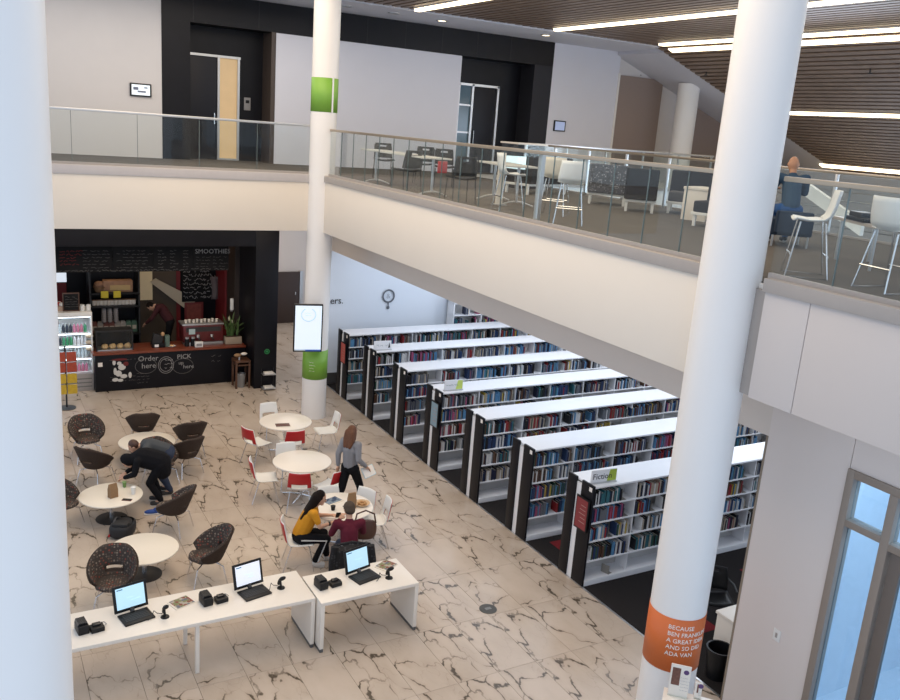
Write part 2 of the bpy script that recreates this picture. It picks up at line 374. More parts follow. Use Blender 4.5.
sw = thing('light_switch', 'small white light switch plate on the wall beside the glazed door', 'light switch', atx(777, 635, 8.3))
MB().bbox(-.012, 0, -.05, .05, -.075, .075, .004).obj('plate', whitep, sw); MB().bbox(-.018, -.012, -.014, .014, -.03, .03, .002).obj('rocker', coping, sw)
vpale = mat('vestibule_pale', (.66, .72, .78), .6)
vest = shell('wall_vestibule'); MB().box(8.56, 13, 6.02, 6.14, 0, 4.5).obj('panel', vpale, vest); MB().box(8.56, 13, 2.5, 6.02, 0.0, .02).obj('floor_slab', vpale, vest); MB().box(12.9, 13, 2.5, 6.02, 0, 4.5).obj('panel', vpale, vest)

# ground floor back walls -------------------------------------------
wg = shell('wall_stacks')
MB().box(8.05, 16.5, 21.0, 21.25, 0, 4.5).obj('panel', mat('stack_wall_blue_lit', (.70, .74, .80), .6, var=.02, scale=1), wg)  # white wall; the bluish daylight on it is put into the colour
MB().box(8.06, 16.5, 20.975, 21.0, 0, .30).obj('skirting', mat('skirting_dark', (.06, .055, .055), .6), wg)
wc = shell('wall_corridor')
MB().box(6.9, 13, 28.1, 28.3, 0, 4.5).obj('panel', wallg, wc)
MB().box(6.92, 7.0, 22.6, 28.1, 0, 4.5).obj('panel', wallg, wc)
d2 = shell('door_2'); a = aty(275, 272, 28.05); b = aty(298, 322, 28.05)
MB().bbox(8.6, b.x, 28.02, 28.09, 0, a.z, .01).obj('door_leaf', mat('door_dark_brown', (.05, .032, .027), .45), d2)
MB().box(b.x + .01, b.x + .12, 28.0, 28.1, 0, a.z + .03).obj('door_frame', steel, d2)
MB().cyl((0, 0), .02, -.05, .05, 10).obj('door_handle', steel, d2, loc=(b.x - .15, 27.98, 1.05))

# cafe shell ---------------------------------------------------------
YF = 21.06
cf = shell('wall_cafe')
MB().bbox(6.38, 6.98, YF, 22.6, 0, 4.5, .01).obj('pier', black, cf)
MB().bbox(.4, 6.38, YF, YF + .25, aty(150, 246.5, YF).z, 4.5, .008).obj('header', black, cf)
MB().box(.4, 6.38, 24.3, 24.5, 0, 4.5).obj('back_panel', black, cf)
MB().box(.3, .42, YF, 24.5, 0, 4.5).obj('side_panel', black, cf)
MB().box(6.25, 6.4, 22.5, 23.3, 0, 4.5).obj('side_panel', mat('cafe_side_brown', (.03, .02, .016), .5), cf); MB().box(6.2, 6.4, 23.3, 24.4, 0, 4.5).obj('side_panel', mat('red_wall', (.17, .010, .013), .55), cf)
MB().box(.4, 6.4, YF + .25, 24.4, 4.15, 4.3).obj('soffit', black, cf)
# red wall strips and the kitchen doorway, its dim room put into the panel colour
def wy(px, py, Y): return aty(px, py, Y)
def pxbox(mb, x0, y0, x1, y1, Y, d=.03, mi=0):
    A = aty(x0, y1, Y); B = aty(x1, y0, Y); return mb.box(A.x, B.x, Y - d, Y, A.z, B.z, mi)
pxbox(MB(), 216, 268, 232, 345, 24.25).obj('red_strip', redpaint, cf)
pxbox(MB(), 176, 268, 180, 345, 24.25).obj('red_strip', redpaint, cf)
pxbox(MB(), 55, 283, 66, 310, 24.25).obj('red_strip', redpaint, cf)
pxbox(MB(), 55, 270, 66, 282, 24.25).obj('pass_window', mat('lit_glass', (.8, .85, .9), .3, emit=(.8, .88, 1), estr=.7), cf)
A = aty(140, 330, 24.25); B = aty(176, 270, 24.25)
MB().box(A.x, B.x, 24.22, 24.27, 0, B.z).obj('kitchen_doorway', mat('kitchen_dim', (.10, .075, .055), .7), cf)
pxbox(MB(), 140, 270, 152, 300, 24.2).obj('kitchen_wall', mat('kitchen_cream_glow', (.65, .52, .33), .6, emit=(.7, .55, .33), estr=.12), cf)  # wall given a faint glow of its own in place of kitchen light
MB().prism([(0, 0), (.9, -.75), (1.2, -.75), (1.2, -.5), (.15, .1)], 24.12, 24.18).obj('kitchen_worktop', cream_wall, cf, loc=(aty(150, 282, 24.15).x, 0, aty(150, 282, 24.15).z))

# upper back wall ----------------------------------------------------
YU = 23.55
ub = shell('wall_upper_back')
MB().box(-3, 4.62, YU, YU + .2, F2, 10).obj('panel', wallg, ub)
MB().box(4.62, 5.33, YU - .01, YU + .2, F2, 9.1).obj('panel', black, ub)
MB().box(4.62, 16.64, YU - .012, YU + .2, 9.09, 9.82).obj('header', black, ub)
for x in (5.4, 7.1, 9.0, 10.2, 11.4, 12.6, 13.8, 15.0): MB().box(x, x + .012, YU - .016, YU, 9.1, 9.8).obj('joint', mat('joint_black', (.006, .006, .007), .5), ub)
MB().box(7.58, 13.30, YU - .03, YU + .9, F2, 9.08).obj('panel', wallc, ub)
MB().box(5.33, 7.58, 24.3, 24.4, F2, 9.1).obj('recess_panel', black, ub); MB().box(13.3, 16.0, 24.3, 24.4, F2, 9.1).obj('recess_panel', black, ub)
MB().box(4.4, 16.7, YU + .19, 24.6, 9.09, 9.3).obj('recess_soffit', black, ub); MB().box(-3, 30, 24.4, 24.6, F2, 10.4).obj('backing', black, ub)
MB().box(7.46, 7.58, YU - .01, 24.3, F2, 9.09).obj('reveal', mat('reveal_brown', (.07, .05, .04), .5), ub)
MB().box(15.95, 16.64, YU - .012, 24.3, F2, 9.1).obj('panel', mat('black_panel_lighter', (.028, .028, .034), .45, spec=.2), ub)
MB().box(16.64, 19.35, YU, YU + .2, F2, 10).obj('panel', wallc, ub)
MB().box(19.35, 30, YU + .1, YU + .3, F2 - 2, 10).obj('panel', wallg, ub)
MB().bbox(19.42, 21.35, YU + .02, YU + .1, F2, 9.1, .01).obj('acoustic_panel', tanp, ub); MB().bbox(22.55, 25.8, YU + .02, YU + .1, F2, 9.0, .01).obj('acoustic_panel', tanp, ub)
MB().box(19.33, 19.40, YU - .03, YU + .1, F2, 9.15).obj('edge_trim', white, ub)
d3 = shell('door_3')
MB().bbox(5.45, 6.2, 24.24, 24.29, F2, 8.34, .006).obj('door_leaf', mat('door_charcoal', (.012, .013, .02), .4, spec=.25), d3)
MB().box(5.36, 6.82, 24.2, 24.3, 8.34, 8.40).obj('door_frame', steel, d3); MB().box(6.20, 6.26, 24.2, 24.3, F2, 8.34).obj('door_frame', steel, d3)
MB().box(6.74, 6.80, 24.2, 24.3, F2, 8.34).obj('door_frame', steel, d3); MB().box(6.26, 6.74, 24.2, 24.3, F2, F2 + .06).obj('door_frame', steel, d3)
MB().box(6.26, 6.74, 24.27, 24.29, F2 + .06, 8.34).obj('sidelight_pane', mat('lit_wood_room', (.50, .36, .20), .4, var=.12, scale=3, emit=(.62, .42, .22), estr=.42), d3)
MB().path([(6.12, 24.2, 6.6), (6.12, 24.2, 6.9)], .018, 8).obj('door_handle', chrome, d3)
d4 = shell('door_4')
MB().bbox(14.2, 15.05, 24.24, 24.29, F2, 8.28, .006).obj('door_leaf', mat('door_charcoal', (.012, .013, .02), .4, spec=.25), d4)
for x in (13.62, 14.12, 15.05): MB().box(x, x + .07, 24.18, 24.3, F2, 8.35).obj('door_frame', steel, d4)
MB().box(13.62, 15.12, 24.18, 24.3, 8.29, 8.36).obj('door_frame', steel, d4)
for z0, z1 in ((F2, 6.85), (6.9, 7.68), (7.73, 8.29)): MB().box(13.69, 14.12, 24.25, 24.27, z0, z1).obj('sidelight_pane', mat('dim_glass', (.10, .17, .22), .1), d4)
for z in (6.85, 7.68): MB().box(13.69, 14.12, 24.2, 24.28, z, z + .05).obj('glazing_bar', steel, d4)
MB().path([(14.3, 24.2, 6.5), (14.3, 24.2, 6.95)], .02, 8).obj('door_handle', chrome, d4)
def wall_panel(px, py, Y, w, h, label, name, cat, sm):
    p = aty(px, py, Y); t = thing(name, label, cat, p)
    MB().bbox(-w / 2, w / 2, -.05, 0, -h / 2, h / 2, .012).obj('housing', blackp, t)
    MB().box(-w / 2 + .04, w / 2 - .04, -.054, -.05, -h / 2 + .035, h / 2 - .035).obj('screen', sm, t); return t
t = wall_panel(140.5, 90, YU, .52, .32, 'lit tablet-size screen on the grey wall above the balcony', 'wall_display', 'display', scrw)
for k, (x, z, w_, h_) in enumerate(((-.12, .03, .12, .07), (.02, -.04, .2, .04), (.12, .06, .08, .03))): MB().box(x - w_ / 2, x + w_ / 2, -.057, -.053, z - h_ / 2, z + h_ / 2).obj('display_block', mat('display_grey', (.16, .18, .26), .5), t)
t = wall_panel(559, 126, YU, .46, .34, 'dim tablet-size room screen on the white wall by the far door', 'wall_display', 'display', mat('screen_dim', (.35, .42, .62), .3, emit=(.35, .42, .62), estr=.4))
cr_ = thing('card_reader', 'small grey card reader beside the half-glazed upper door', 'card reader', aty(247, 104, 24.3)); MB().bbox(-.09, .09, -.04, 0, -.17, .17, .012).obj('case', mat('grey_plastic', (.28, .27, .27), .5), cr_); MB().box(-.05, .05, -.045, -.04, .02, .1).obj('reader_window', blackp, cr_)

# ceilings -----------------------------------------------------------
XS, ZS, KS = 18.9, 9.80, -.3586
def zs(x): return ZS + KS * max(0, x - XS)
ce = shell('ceiling')
MB().box(-3, 7.5, 3, 24.4, 10.2, 10.4).obj('panel', white, ce)
MB().box(4.6, 19.2, 21.25, 24.4, 9.82, 10.2).obj('soffit', mat('soffit_grey', (.58, .58, .63), .7, var=.03), ce)
MB().box(7.5, XS, 2.5, 21.3, 9.95, 10.2).prism([(XS, 9.95), (29.5, 9.95 + KS * 10.6), (29.5, 10.4 + KS * 10.6), (XS, 10.4)], 2.5, 21.3).obj('backing', slatback, ce)
sb = MB(); x = 7.6
while x < XS: sb.box(x, x + .165, 2.5, 21.3, 9.86, 9.95); x += .25
ang = math.atan(KS); k = 0
while True:
    s0 = k * .25; k += 1; xa = XS + s0 * math.cos(ang)
    if xa > 29.3: break
    za = ZS + .0 + s0 * math.sin(ang); n_ = Vector((-math.sin(ang), math.cos(ang))) ; u_ = Vector((math.cos(ang), math.sin(ang)))
    q = [Vector((xa, za)), Vector((xa, za)) + u_ * .165]; q += [q[1] + n_ * .09, q[0] + n_ * .09]
    sb.prism([(p.x, p.y) for p in q], 2.5, 21.3)
tag(sb.obj('slats', slatm, ce, smooth=False), kind='stuff')
MB().prism([(19.2, zs(19.2) + .02), (29.5, zs(29.5) + .02), (29.5, zs(29.5) + .4), (19.2, zs(19.2) + .4)], 21.3, 24.4).obj('soffit', mat('soffit_grey', (.58, .58, .63), .7, var=.03), ce)
def llight(p, x, ya, yb, wd, label):
    t = thing('linear_ceiling_light', label, 'ceiling light', (x, (ya + yb) / 2, zs(x)), 0); t.rotation_euler = (0, -math.atan(KS) if x > XS else 0, 0)
    l = (yb - ya) / 2
    MB().box(-wd / 2 - .02, wd / 2 + .02, -l - .02, l + .02, .03, .09).obj('housing', whitep, t)
    MB().bbox(-wd / 2, wd / 2, -l, l, -.03, .04, .02).obj('diffuser', lightm, t)
for x, ya, yb, wd, lb in ((10.4, 11, 20.9, .16, 'warm linear light in the flat slatted ceiling over the study tables'), (14.6, 6, 20.7, .16, 'warm linear light in the flat slatted ceiling beyond the lounge sofas'),
                      (18.3, 5, 20.5, .22, 'broad warm strip light on the flat side of the ceiling fold'), (19.05, 5, 20.9, .22, 'slim warm strip light on the sloping side of the ceiling fold'),
                      (23.25, 6, 21, .22, 'warm linear light halfway down the sloping slatted ceiling'), (27.7, 8, 21.6, .25, 'warm linear light at the low end of the sloping slatted ceiling')):
    llight(None, x, ya, yb, wd, lb)
for px, py, lb in ((346, 6, 'unlit recessed downlight at the column end of the grey soffit'), (394, 13, 'unlit recessed downlight in the grey soffit above the white wall panel'), (442, 20.5, 'lit recessed downlight in the soffit over the white wall panel edge'), (546, 35, 'lit recessed downlight in the soffit by the far black wall end')):
    p = atz(px, py, 9.82); t = thing('recessed_downlight', lb, 'downlight', p)
    MB().lathe([(.17, 0), (.17, -.02), (.12, -.02), (.11, 0)], 20, cap=False).obj('trim_ring', steel, t)
    MB().cyl((0, 0), .12, -.012, -.004, 20).obj('lens', lightm if 'unlit' not in lb else mat('lens_off', (.3, .3, .32), .4), t)
for px, py in ((640, 74), (706, 74), (870, 72)):
    t = thing('ceiling_sprinkler', 'tiny dark sprinkler head hanging from the sloping slatted ceiling', 'sprinkler', (0, 0, 0), 0, 'sprinkler heads in the slatted ceiling')
    d = ray(px, py); tt = (ZS - KS * XS - H - .05) / (d.z - KS * d.x); t.location = Vector((0, 0, H)) + d * tt
    MB().cyl((0, 0), .02, -.03, .12, 8).obj('stem', blackm, t); MB().cyl((0, 0), .06, -.05, -.03, 12).obj('deflector', blackm, t)

# far end enclosure for the sloped hall (under the slope)
struct(MB().box(28.3, 28.5, 2.5, 24, 4, 7).obj('wall_far', mat('far_wall_grey', (.30, .29, .29), .8)))
sc_ = thing('sloped_seating_wall', 'grey ribbed wall rising behind the far glass railing', 'partition', (0, 0, 0))
for i in range(9): MB().box(22.6 + i * .02, 22.8 + i * .02, 8, 22, 4.2 + i * .26, 4.44 + i * .26).obj('board', mat('seat_wall_grey', (.33, .31, .30), .7), sc_)

# columns ------------------------------------------------------------
def column(name, label, x, y, r, z1, z0=0):
    t = thing(name, label, 'column', (x, y, z0)); MB().cyl((0, 0), r, 0, z1 - z0, 56).obj('shaft', colw, t); return t
def band(t, r, z0, z1, mt, a0=0, a1=2 * PI, name='band'):
    n = 48; full = abs(a1 - a0 - 2 * PI) < 1e-3
    mb = MB()
    def fn(u, v): a = a0 + (a1 - a0) * u; return ((r + .004) * math.cos(a), (r + .004) * math.sin(a), z0 + (z1 - z0) * v)
    mb.grid(fn, n, 1, closed=full); return mb.obj(name, mt, t, solid=.004)
lpt = mat('lettering_white', (.85, .80, .75), .6)
colR = column('column', 'round white column with an orange lettered band above the marble floor', 7.1, 6.42, .325, 10.2)
band(colR, .325, 1.04, 1.73, orange)
ac = math.atan2(-6.42, -7.1)                # towards the camera
for i, ln in enumerate(('BECAUSE', 'BEN FRANKLIN', 'A GREAT IDEA', 'AND SO DID', 'ADA VAN')):
    textobj(ln, .074, lpt, Matrix.Translation((0, 0, 1.60 - i * .085)), colR, wrap=(.331, ac - .22))
colM = column('column', 'round white column with green bands carrying the portrait screen', 7.12, 18.62, .29, 10.2)
band(colM, .29, 7.11, 7.83, green, 0, 2 * PI, 'band'); band(colM, .29, .99, 1.69, green)
am = math.atan2(-18.62, -7.12)
MB().box(-.02, .02, -.004, .004, 0, .72).obj('band_gap', colw, colM, loc=(.308 * math.cos(am + .62), .308 * math.sin(am + .62), 7.11), rot=(0, 0, am + .62 + PI / 2))
for i, wd in enumerate((.10, .16, .10, .13)):
    mb = MB(); squiggle(mb, 0, wd, 0, 0, .012, .02, .2, .004, random.Random(i)); q = mb.obj('lettering', lpt, colM)
    q.location = (.307 * math.cos(am - .45), .307 * math.sin(am - .45), 1.42 - i * .07); q.rotation_euler = (0, 0, am - .45 + PI / 2)
colL = column('column', 'broad plain white column rising past the end of the long white table', .075, 5.0, .345, 10.2)
p = aty(675, 120, 21); colF = column('column', 'far white column under the sloping ceiling edge behind the railing', 21.45, 22.4, .36, zs(21.45) + .1, 0)

# portrait screen on column
p = aty(308, 328, 18.2)
ks = thing('information_screen', 'black portrait information screen hung on the green-banded column', 'screen', p, R_(-14))
MB().bbox(-.33, .33, -.04, .05, -.56, .56, .015).obj('housing', blackp, ks)
MB().box(-.30, .30, -.045, -.04, -.50, .53).obj('screen', mat('screen_kiosk', (.6, .68, .76), .3, emit=(.80, .90, 1), estr=.5), ks)
MB().box(-.30, -.05, -.048, -.044, -.53, -.50).obj('status_bar', mat('bar_grey', (.45, .52, .6), .5), ks); MB().box(-.05, .30, -.048, -.044, -.54, -.50).obj('status_bar', mat('bar_blue', (.02, .06, .25), .5, emit=(.02, .06, .25), estr=.5), ks)
mb = MB()
for s_ in range(26):
    a = -.6 - s_ / 25 * (PI * 2 - 1.2) + PI * 1.5 - PI
    mb.ell((.16 * math.cos(a), -.047, .32 + .15 * math.sin(a)), (.022, .003, .012), 6)
squiggle(mb, -.08, .08, .36, -.047, .02, .03, .2, .004); squiggle(mb, -.07, .07, .31, -.047, .02, .03, .2, .004)
mb.obj('wreath_graphic', mat('graphic_grey', (.45, .55, .66), .6, emit=(.45, .55, .66), estr=.5), ks)
MB().box(-.12, .12, .05, .14, -.15, .15).obj('bracket', blackm, ks)

# railings -----------------------------------------------------------
def railing(name, label, p0, p1, z0, n, toph, railm, post=None, edge=.0):
    p0, p1 = Vector(p0), Vector(p1); d = p1 - p0; L = d.length; ang = math.atan2(d.y, d.x)
    t = thing(name, label, 'railing', (p0.x, p0.y, z0), ang); l = L / n
    pm = MB().box(0.006, l - .006, -.007, .007, .0, toph - .02).mesh('glass_pane', glass, False)
    for i in range(n): inst(pm, 'glass_pane', t, (i * l, 0, 0))
    MB().bbox(0, L, -.03, .03, toph - .03, toph + .02, .01).obj('handrail', railm, t)
    MB().box(0, L, -.022, .022, -.02, .05).obj('base_shoe', coping, t)
    if post:
        pmsh = MB().bbox(-.022, .022, -.03, .03, -.0, toph - .03, .006).mesh('post', steel)
        for i in range(n + 1): inst(pmsh, 'post', t, (min(max(i * l, .03), L - .03), .045, 0))
    else:
        jm = MB().box(-.004, .004, -.008, .008, .05, toph - .03).mesh('joint', mat('glass_edge', (.12, .16, .16), .2), False)
        for i in range(1, n): inst(jm, 'joint', t, (i * l, 0, 0))
    return t
railing('glass_railing', 'long glass railing with a bronze handrail in front of the study tables', (7.18, 18.3, 0), (7.18, 6.66, 0), 5.74, 18, 1.0, brass)
railing('glass_railing', 'short glass railing with a bronze handrail before two white bar stools', (7.18, 5.98, 0), (7.18, 3.0, 0), 5.74, 4, 1.0, brass)
railing('glass_railing', 'glass railing on the balcony over the cafe', (-3, 18.74, 0), (6.9, 18.74, 0), 5.74, 8, 1.06, steel)
railing('glass_railing', 'far glass railing with steel posts behind the lounge sofas', (13.15, 3.0, 0), (13.15, 19.45, 0), F2, 12, 1.08, brass, True)
railing('glass_railing', 'far glass railing return meeting the far corner of the void', (13.15, 19.45, 0), (20, 19.45, 0), F2, 5, 1.08, steel, True)
ps = thing('railing_post', 'tall steel post standing against the long glass railing', 'post', (7.24, 10.28, 5.74)); MB().bbox(-.03, .03, -.05, .05, 0, .97, .008).obj('upright', steel, ps); MB().bbox(-.04, .05, -.07, .07, 0, .03, .004).obj('foot_plate', steel, ps)

# ================================================================== BOOKCASES
NB = 7
LX = 14.6
covers = [('black', (.012, .012, .015)), ('dark blue', (.02, .045, .12)), ('red', (.26, .02, .022)), ('white', (.62, .62, .62)), ('grey', (.14, .15, .17)), ('light blue', (.09, .24, .42)),
          ('brown', (.10, .05, .03)), ('dark green', (.025, .07, .045)), ('yellow', (.50, .36, .06)), ('pink', (.36, .08, .17)), ('beige', (.40, .34, .27)), ('teal', (.03, .14, .17)), ('navy', (.012, .018, .05))]
WGT = [5, 3.5, 2.2, 5, 3.5, 3.5, 2.5, 1.2, .9, .9, 2.5, 1.2, 3.5]
cmats = [mat('cover_' + n.replace(' ', '_'), c, .45, var=.15, scale=30) for n, c in covers]
pagem = mat('book_pages', (.70, .66, .58), .8)
def bookmesh(mb, x, y, z, w, d, h, ci, tilt=0):
    """spine towards -Y, rounded; pages set back inside the covers"""
    q = w * .5; o = len(mb.v)
    prof = [(-q, d), (-q, .008), (-q * .5, 0), (q * .5, 0), (q, .008), (q, d), (q - .003, d), (q - .003, .012), (-q + .003, .012), (-q + .003, d)]
    n = len(prof); M = Matrix.Translation((x, y, z)) @ Matrix.Rotation(tilt, 4, 'Y')
    vs = [M @ Vector((a, b, 0)) for a, b in prof] + [M @ Vector((a, b, h)) for a, b in prof]
    fs = [tuple(range(n)), tuple(range(2 * n - 1, n - 1, -1))] + [(i, (i + 1) % n, (i + 1) % n + n, i + n) for i in range(n)]
    mb.add(vs, fs, ci)
    pb = MB().box(-q + .003, q - .003, .012, d - .006, .004, h - .005); mb.add([M @ Vector(v) for v in pb.v], pb.f, len(cmats)); return mb
bookmes = []
for i in range(len(covers)):
    mm = bookmesh(MB(), 0, 0, 0, 1, 1, 1, 0)
    mm = MB(); q = bookmesh(mm, 0, 0, 0, .03, .16, .23, 0); mm.m = [0 if k == 0 else 1 for k in mm.m]
    bookmes.append(mm.mesh('book', [cmats[i], pagem], False))
stuffb = MB()
def proj(p):
    v = Vector(p) - Vector((0, 0, H)); c = DX * v.x + DY * v.y + DZ * v.z; return 450 + F * c.x / c.z, 350 + F * c.y / c.z
def hid(x, y, z):
    a, b_ = proj((x, y, z)); k = 772.5 - .176 * (b_ - 50); return abs(a - k) < 29
tiers = ['top', 'second', 'third', 'fourth', 'base']
SH = [1.39, 1.09, .77, .42, .10]
signs = {0: ('red', mat('sign_red', (.23, .03, .035), .5)), 3: ('blue-grey', mat('sign_blue', (.22, .33, .40), .5)), 6: ('coral', mat('sign_coral', (.50, .09, .07), .5))}
cw = ['with the red end sign and Fiction topper', 'directly behind the Fiction bookcase', 'two rows behind the Fiction bookcase', 'with the blue-grey end sign', 'directly behind the blue-grey sign', 'with the plain white topper sign', 'with the coral end sign']
nind = 0; IND = []
bend = MB().prism([(0, 0), (.002, 0), (.002, .15), (0, .15)], 0, .15).box(0, .10, 0, .15, 0, .002)
bendm = bend.mesh('bookend', mat('bookend_grey', (.30, .28, .25), .5, .3), False)
cases = []
for i in range(NB):
    y0 = 9.57 + 1.66 * i; y1 = y0 + .66; yc = (y0 + y1) / 2
    t = thing('bookcase', 'long white bookcase with black end panels, ' + cw[i], 'bookcase', (8.33, y0, 0), 0, 'rows of bookcases on the charcoal carpet'); cases.append(t)
    ep = MB().bbox(0, .035, 0, .30, 0, 1.74, .004).mesh('end_panel', black)
    inst(ep, 'end_panel', t, (0, 0, 0)); inst(ep, 'end_panel', t, (0, .44, 0), (0, 0, 0), (1, .22 / .30, 1))
    MB().box(.02, .05, .30, .44, 0, 1.66).obj('end_strip', shelfw, t)
    MB().box(-.004, .0, .035, .105, 1.63, 1.70).obj('range_label', lpt, t)
    L = LX - 8.33
    MB().bbox(.035, L, .02, .64, 1.685, 1.715, .004).obj('canopy', shelfw, t)
    MB().box(.035, L, .325, .335, .05, 1.69).obj('back_panel', mat('shelf_back', (.55, .54, .53), .5), t)
    sm = MB().bbox(.035, L, .03, .30, -.022, 0, .003).mesh('shelf', shelfw)
    for z in SH[:4]:
        inst(sm, 'shelf', t, (0, 0, z)); inst(sm, 'shelf', t, (0, .32, z))
    MB().bbox(.035, L, .0, .66, 0.0, .10, .004).obj('base_shelf', shelfw, t)
    um = MB().box(-.008, .008, .05, .32, .10, 1.69).mesh('upright', shelfw, False)
    X = .94
    while X < L: inst(um, 'upright', t, (X, 0, 0)); X += .92
    MB().box(L, L + .035, 0, .66, 0, 1.74).obj('end_panel', black, t)
    if i in signs:
        s_ = thing('end_sign', signs[i][0] + ' framed sign hanging on a bookcase end panel', 'sign', (8.33, y0 + .17, 1.22))
        MB().bbox(-.05, -.03, -.16, .16, -.28, .28, .006).obj('frame', blackp, s_); MB().box(-.054, -.05, -.135, .135, -.25, .25).obj('poster', signs[i][1], s_)
        MB().box(-.03, .0, -.03, .03, -.02, .02).obj('hook', blackm, s_)
        for k in range(5): MB().box(-.056, -.054, -.10, .02 + .02 * (k % 3), .14 - k * .07, .15 - k * .07).obj('print_line', mat('sign_print', (.40, .25, .22), .6), s_)
    # books
    rr = random.Random(40 + i); grp = 0
    for ti, z in enumerate(SH):
        if ti == 4 and i not in (4,): continue
        if ti == 4: continue
        gap = (1.685 if ti == 0 else SH[ti - 1] - .022) - z
        X = 8.40; order = 0
        sec_end = 8.33 + .92
        if i == 5 and ti == 0: pass
        while X < min(LX - .1, 14.4):
            end = X + rr.uniform(.35, .8)
            sec = 8.33 + .92 * (math.floor((X - 8.33) / .92) + 1); end = min(end, sec - .05)
            pal = rr.choices(range(len(covers)), WGT, k=9)
            while X < end:
                w_ = rr.uniform(.014, .036); h = min(rr.uniform(.17, .245), gap - .02); d = rr.uniform(.14, .19); ci = rr.choice(pal)
                yb = y0 + .045 + rr.uniform(0, .02)
                vis = X < 12.8 and not hid(X, yb, z + .1)
                order += 1
                if i == 0 and vis and nind < 300:
                    nind += 1
                    b = inst(bookmes[ci], 'book', None, (X + w_ / 2, yb, z), (0, 0, 0), (w_ / .03, d / .16, h / .23))
                    sz = ('thin ' if w_ < .02 else 'thick ' if w_ > .03 else '') + ('short ' if h < .19 else 'tall ' if h > .225 else '')
                    IND.append([b, sz + covers[ci][0], covers[ci][0], ti])
                elif X < 14.0 and (ti == 0 or X < 11.5 or i < 2): bookmesh(stuffb, X + w_ / 2, yb, z, w_, d, h, ci)
                X += w_ + .002
            if i < 4 and ti < 2 or i == 0:
                be = inst(bendm, 'bookend', t, (X + .01 - 8.33, .05, z))
            X += rr.uniform(.05, .28)
            sec = 8.33 + .92 * (math.floor((X - 8.33) / .92) + 1)
            if sec - X < .12: X = sec + .02
so = stuffb.obj('books', cmats + [pagem], None, smooth=False)
tag(so, 'many shelved books filling the bookcases behind the one with the Fiction sign', 'books', None, 'stuff')
for k, (b, sz, cn, ti) in enumerate(IND):
    pv = IND[k - 1][2] if k and IND[k - 1][3] == ti else None; nx = IND[k + 1][2] if k + 1 < len(IND) and IND[k + 1][3] == ti else None
    w_ = 'between %s and %s ones' % (pv, nx) if pv and nx else 'after a %s one' % pv if pv else 'against the end panel'
    tag(b, '%s book %s, Fiction bookcase %s shelf' % (sz, w_, tiers[ti]), 'book', 'books on the %s shelf of the bookcase with the Fiction sign' % tiers[ti])
inst(bendm, 'bookend', cases[0], (.55, .02, .10), (0, 0, .3))
def topper(px, py, i, label, txt, gm, w_=.42):
    y0 = 9.57 + 1.66 * i; p = aty(px, py, y0 + .12); t = thing('topper_sign', label, 'sign', (p.x, y0 + .14, 1.715), R_(-4))
    MB().bbox(-w_ / 2, w_ / 2, -.012, .012, .02, .23, .004).obj('sign_board', shelfw, t); MB().bbox(-w_ / 2 - .01, w_ / 2 + .01, -.03, .03, 0, .025, .004).obj('foot', steel, t)
    if gm:
        MB().prism([(w_ * .12, .03), (w_ * .48, .03), (w_ * .48, .22), (w_ * .22, .22)], -.014, -.012).obj('green_flash', gm, t)
    if txt: textobj(txt, .135, mat('sign_text', (.03, .03, .03), .6), Matrix.Translation((-w_ / 2 + .02, -.014, .075)) @ FRONT, t, ext=.002)
    return t
lime = mat('sign_lime', (.38, .50, .05), .5)
topper(605, 474, 0, 'white topper sign reading Fiction with a lime corner on the bookcase', 'Fiction', lime, .48)
t = topper(454, 385, 3, 'white topper sign with pale lettering and a lime flash on the bookcase', None, mat('sign_lime2', (.60, .72, .15), .5), .42)
mb = MB(); squiggle(mb, -.17, .02, .12, -.014, .05, .04, .2, .005); mb.obj('lettering', mat('sign_grey_text', (.35, .42, .42), .6), t)
t = topper(383, 344.5, 5, 'plain white topper sign on the bookcase near the far wall', None, None, .44)
mb = MB(); squiggle(mb, -.16, .1, .12, -.014, .05, .04, .2, .005); mb.obj('lettering', mat('sign_grey_text', (.35, .42, .42), .6), t); MB().prism([(.14, .06), (.19, .06), (.17, .19)], -.015, -.012).obj('mark', blackp, t)
# tall wall bookcase in the far corner
tw = thing('wall_bookcase', 'tall white bookcase standing against the blue-lit back wall', 'bookcase', (11.95, 20.55, 0))
for x in (0, .92, 1.84, 2.76): MB().box(x, x + .03, 0, .38, 0, 2.4).obj('upright', shelfw, tw)
for z in (.1, .45, .8, 1.15, 1.5, 1.85, 2.2): MB().bbox(0, 2.79, 0, .36, z - .022, z, .003).obj('shelf', shelfw, tw)
MB().box(0, 2.79, .37, .39, 0, 2.4).obj('back_panel', mat('shelf_back', (.55, .54, .53), .5), tw)
stb = MB(); rr = random.Random(9)
for z in (1.5, 1.85, 2.2):
    X = 12.0
    while X < 14.6:
        if rr.random() < .75:
            w_ = rr.uniform(.02, .05); bookmesh(stb, X, 20.6, z, w_, .16, rr.uniform(.16, .19 if z > 2 else .27), rr.randrange(13)); X += w_
        else: X += rr.uniform(.05, .2)
stb2 = stb.obj('shelved_books', cmats + [pagem], tw, smooth=False); stb2.location = -Vector(tw.location); stb2['kind'] = 'stuff'
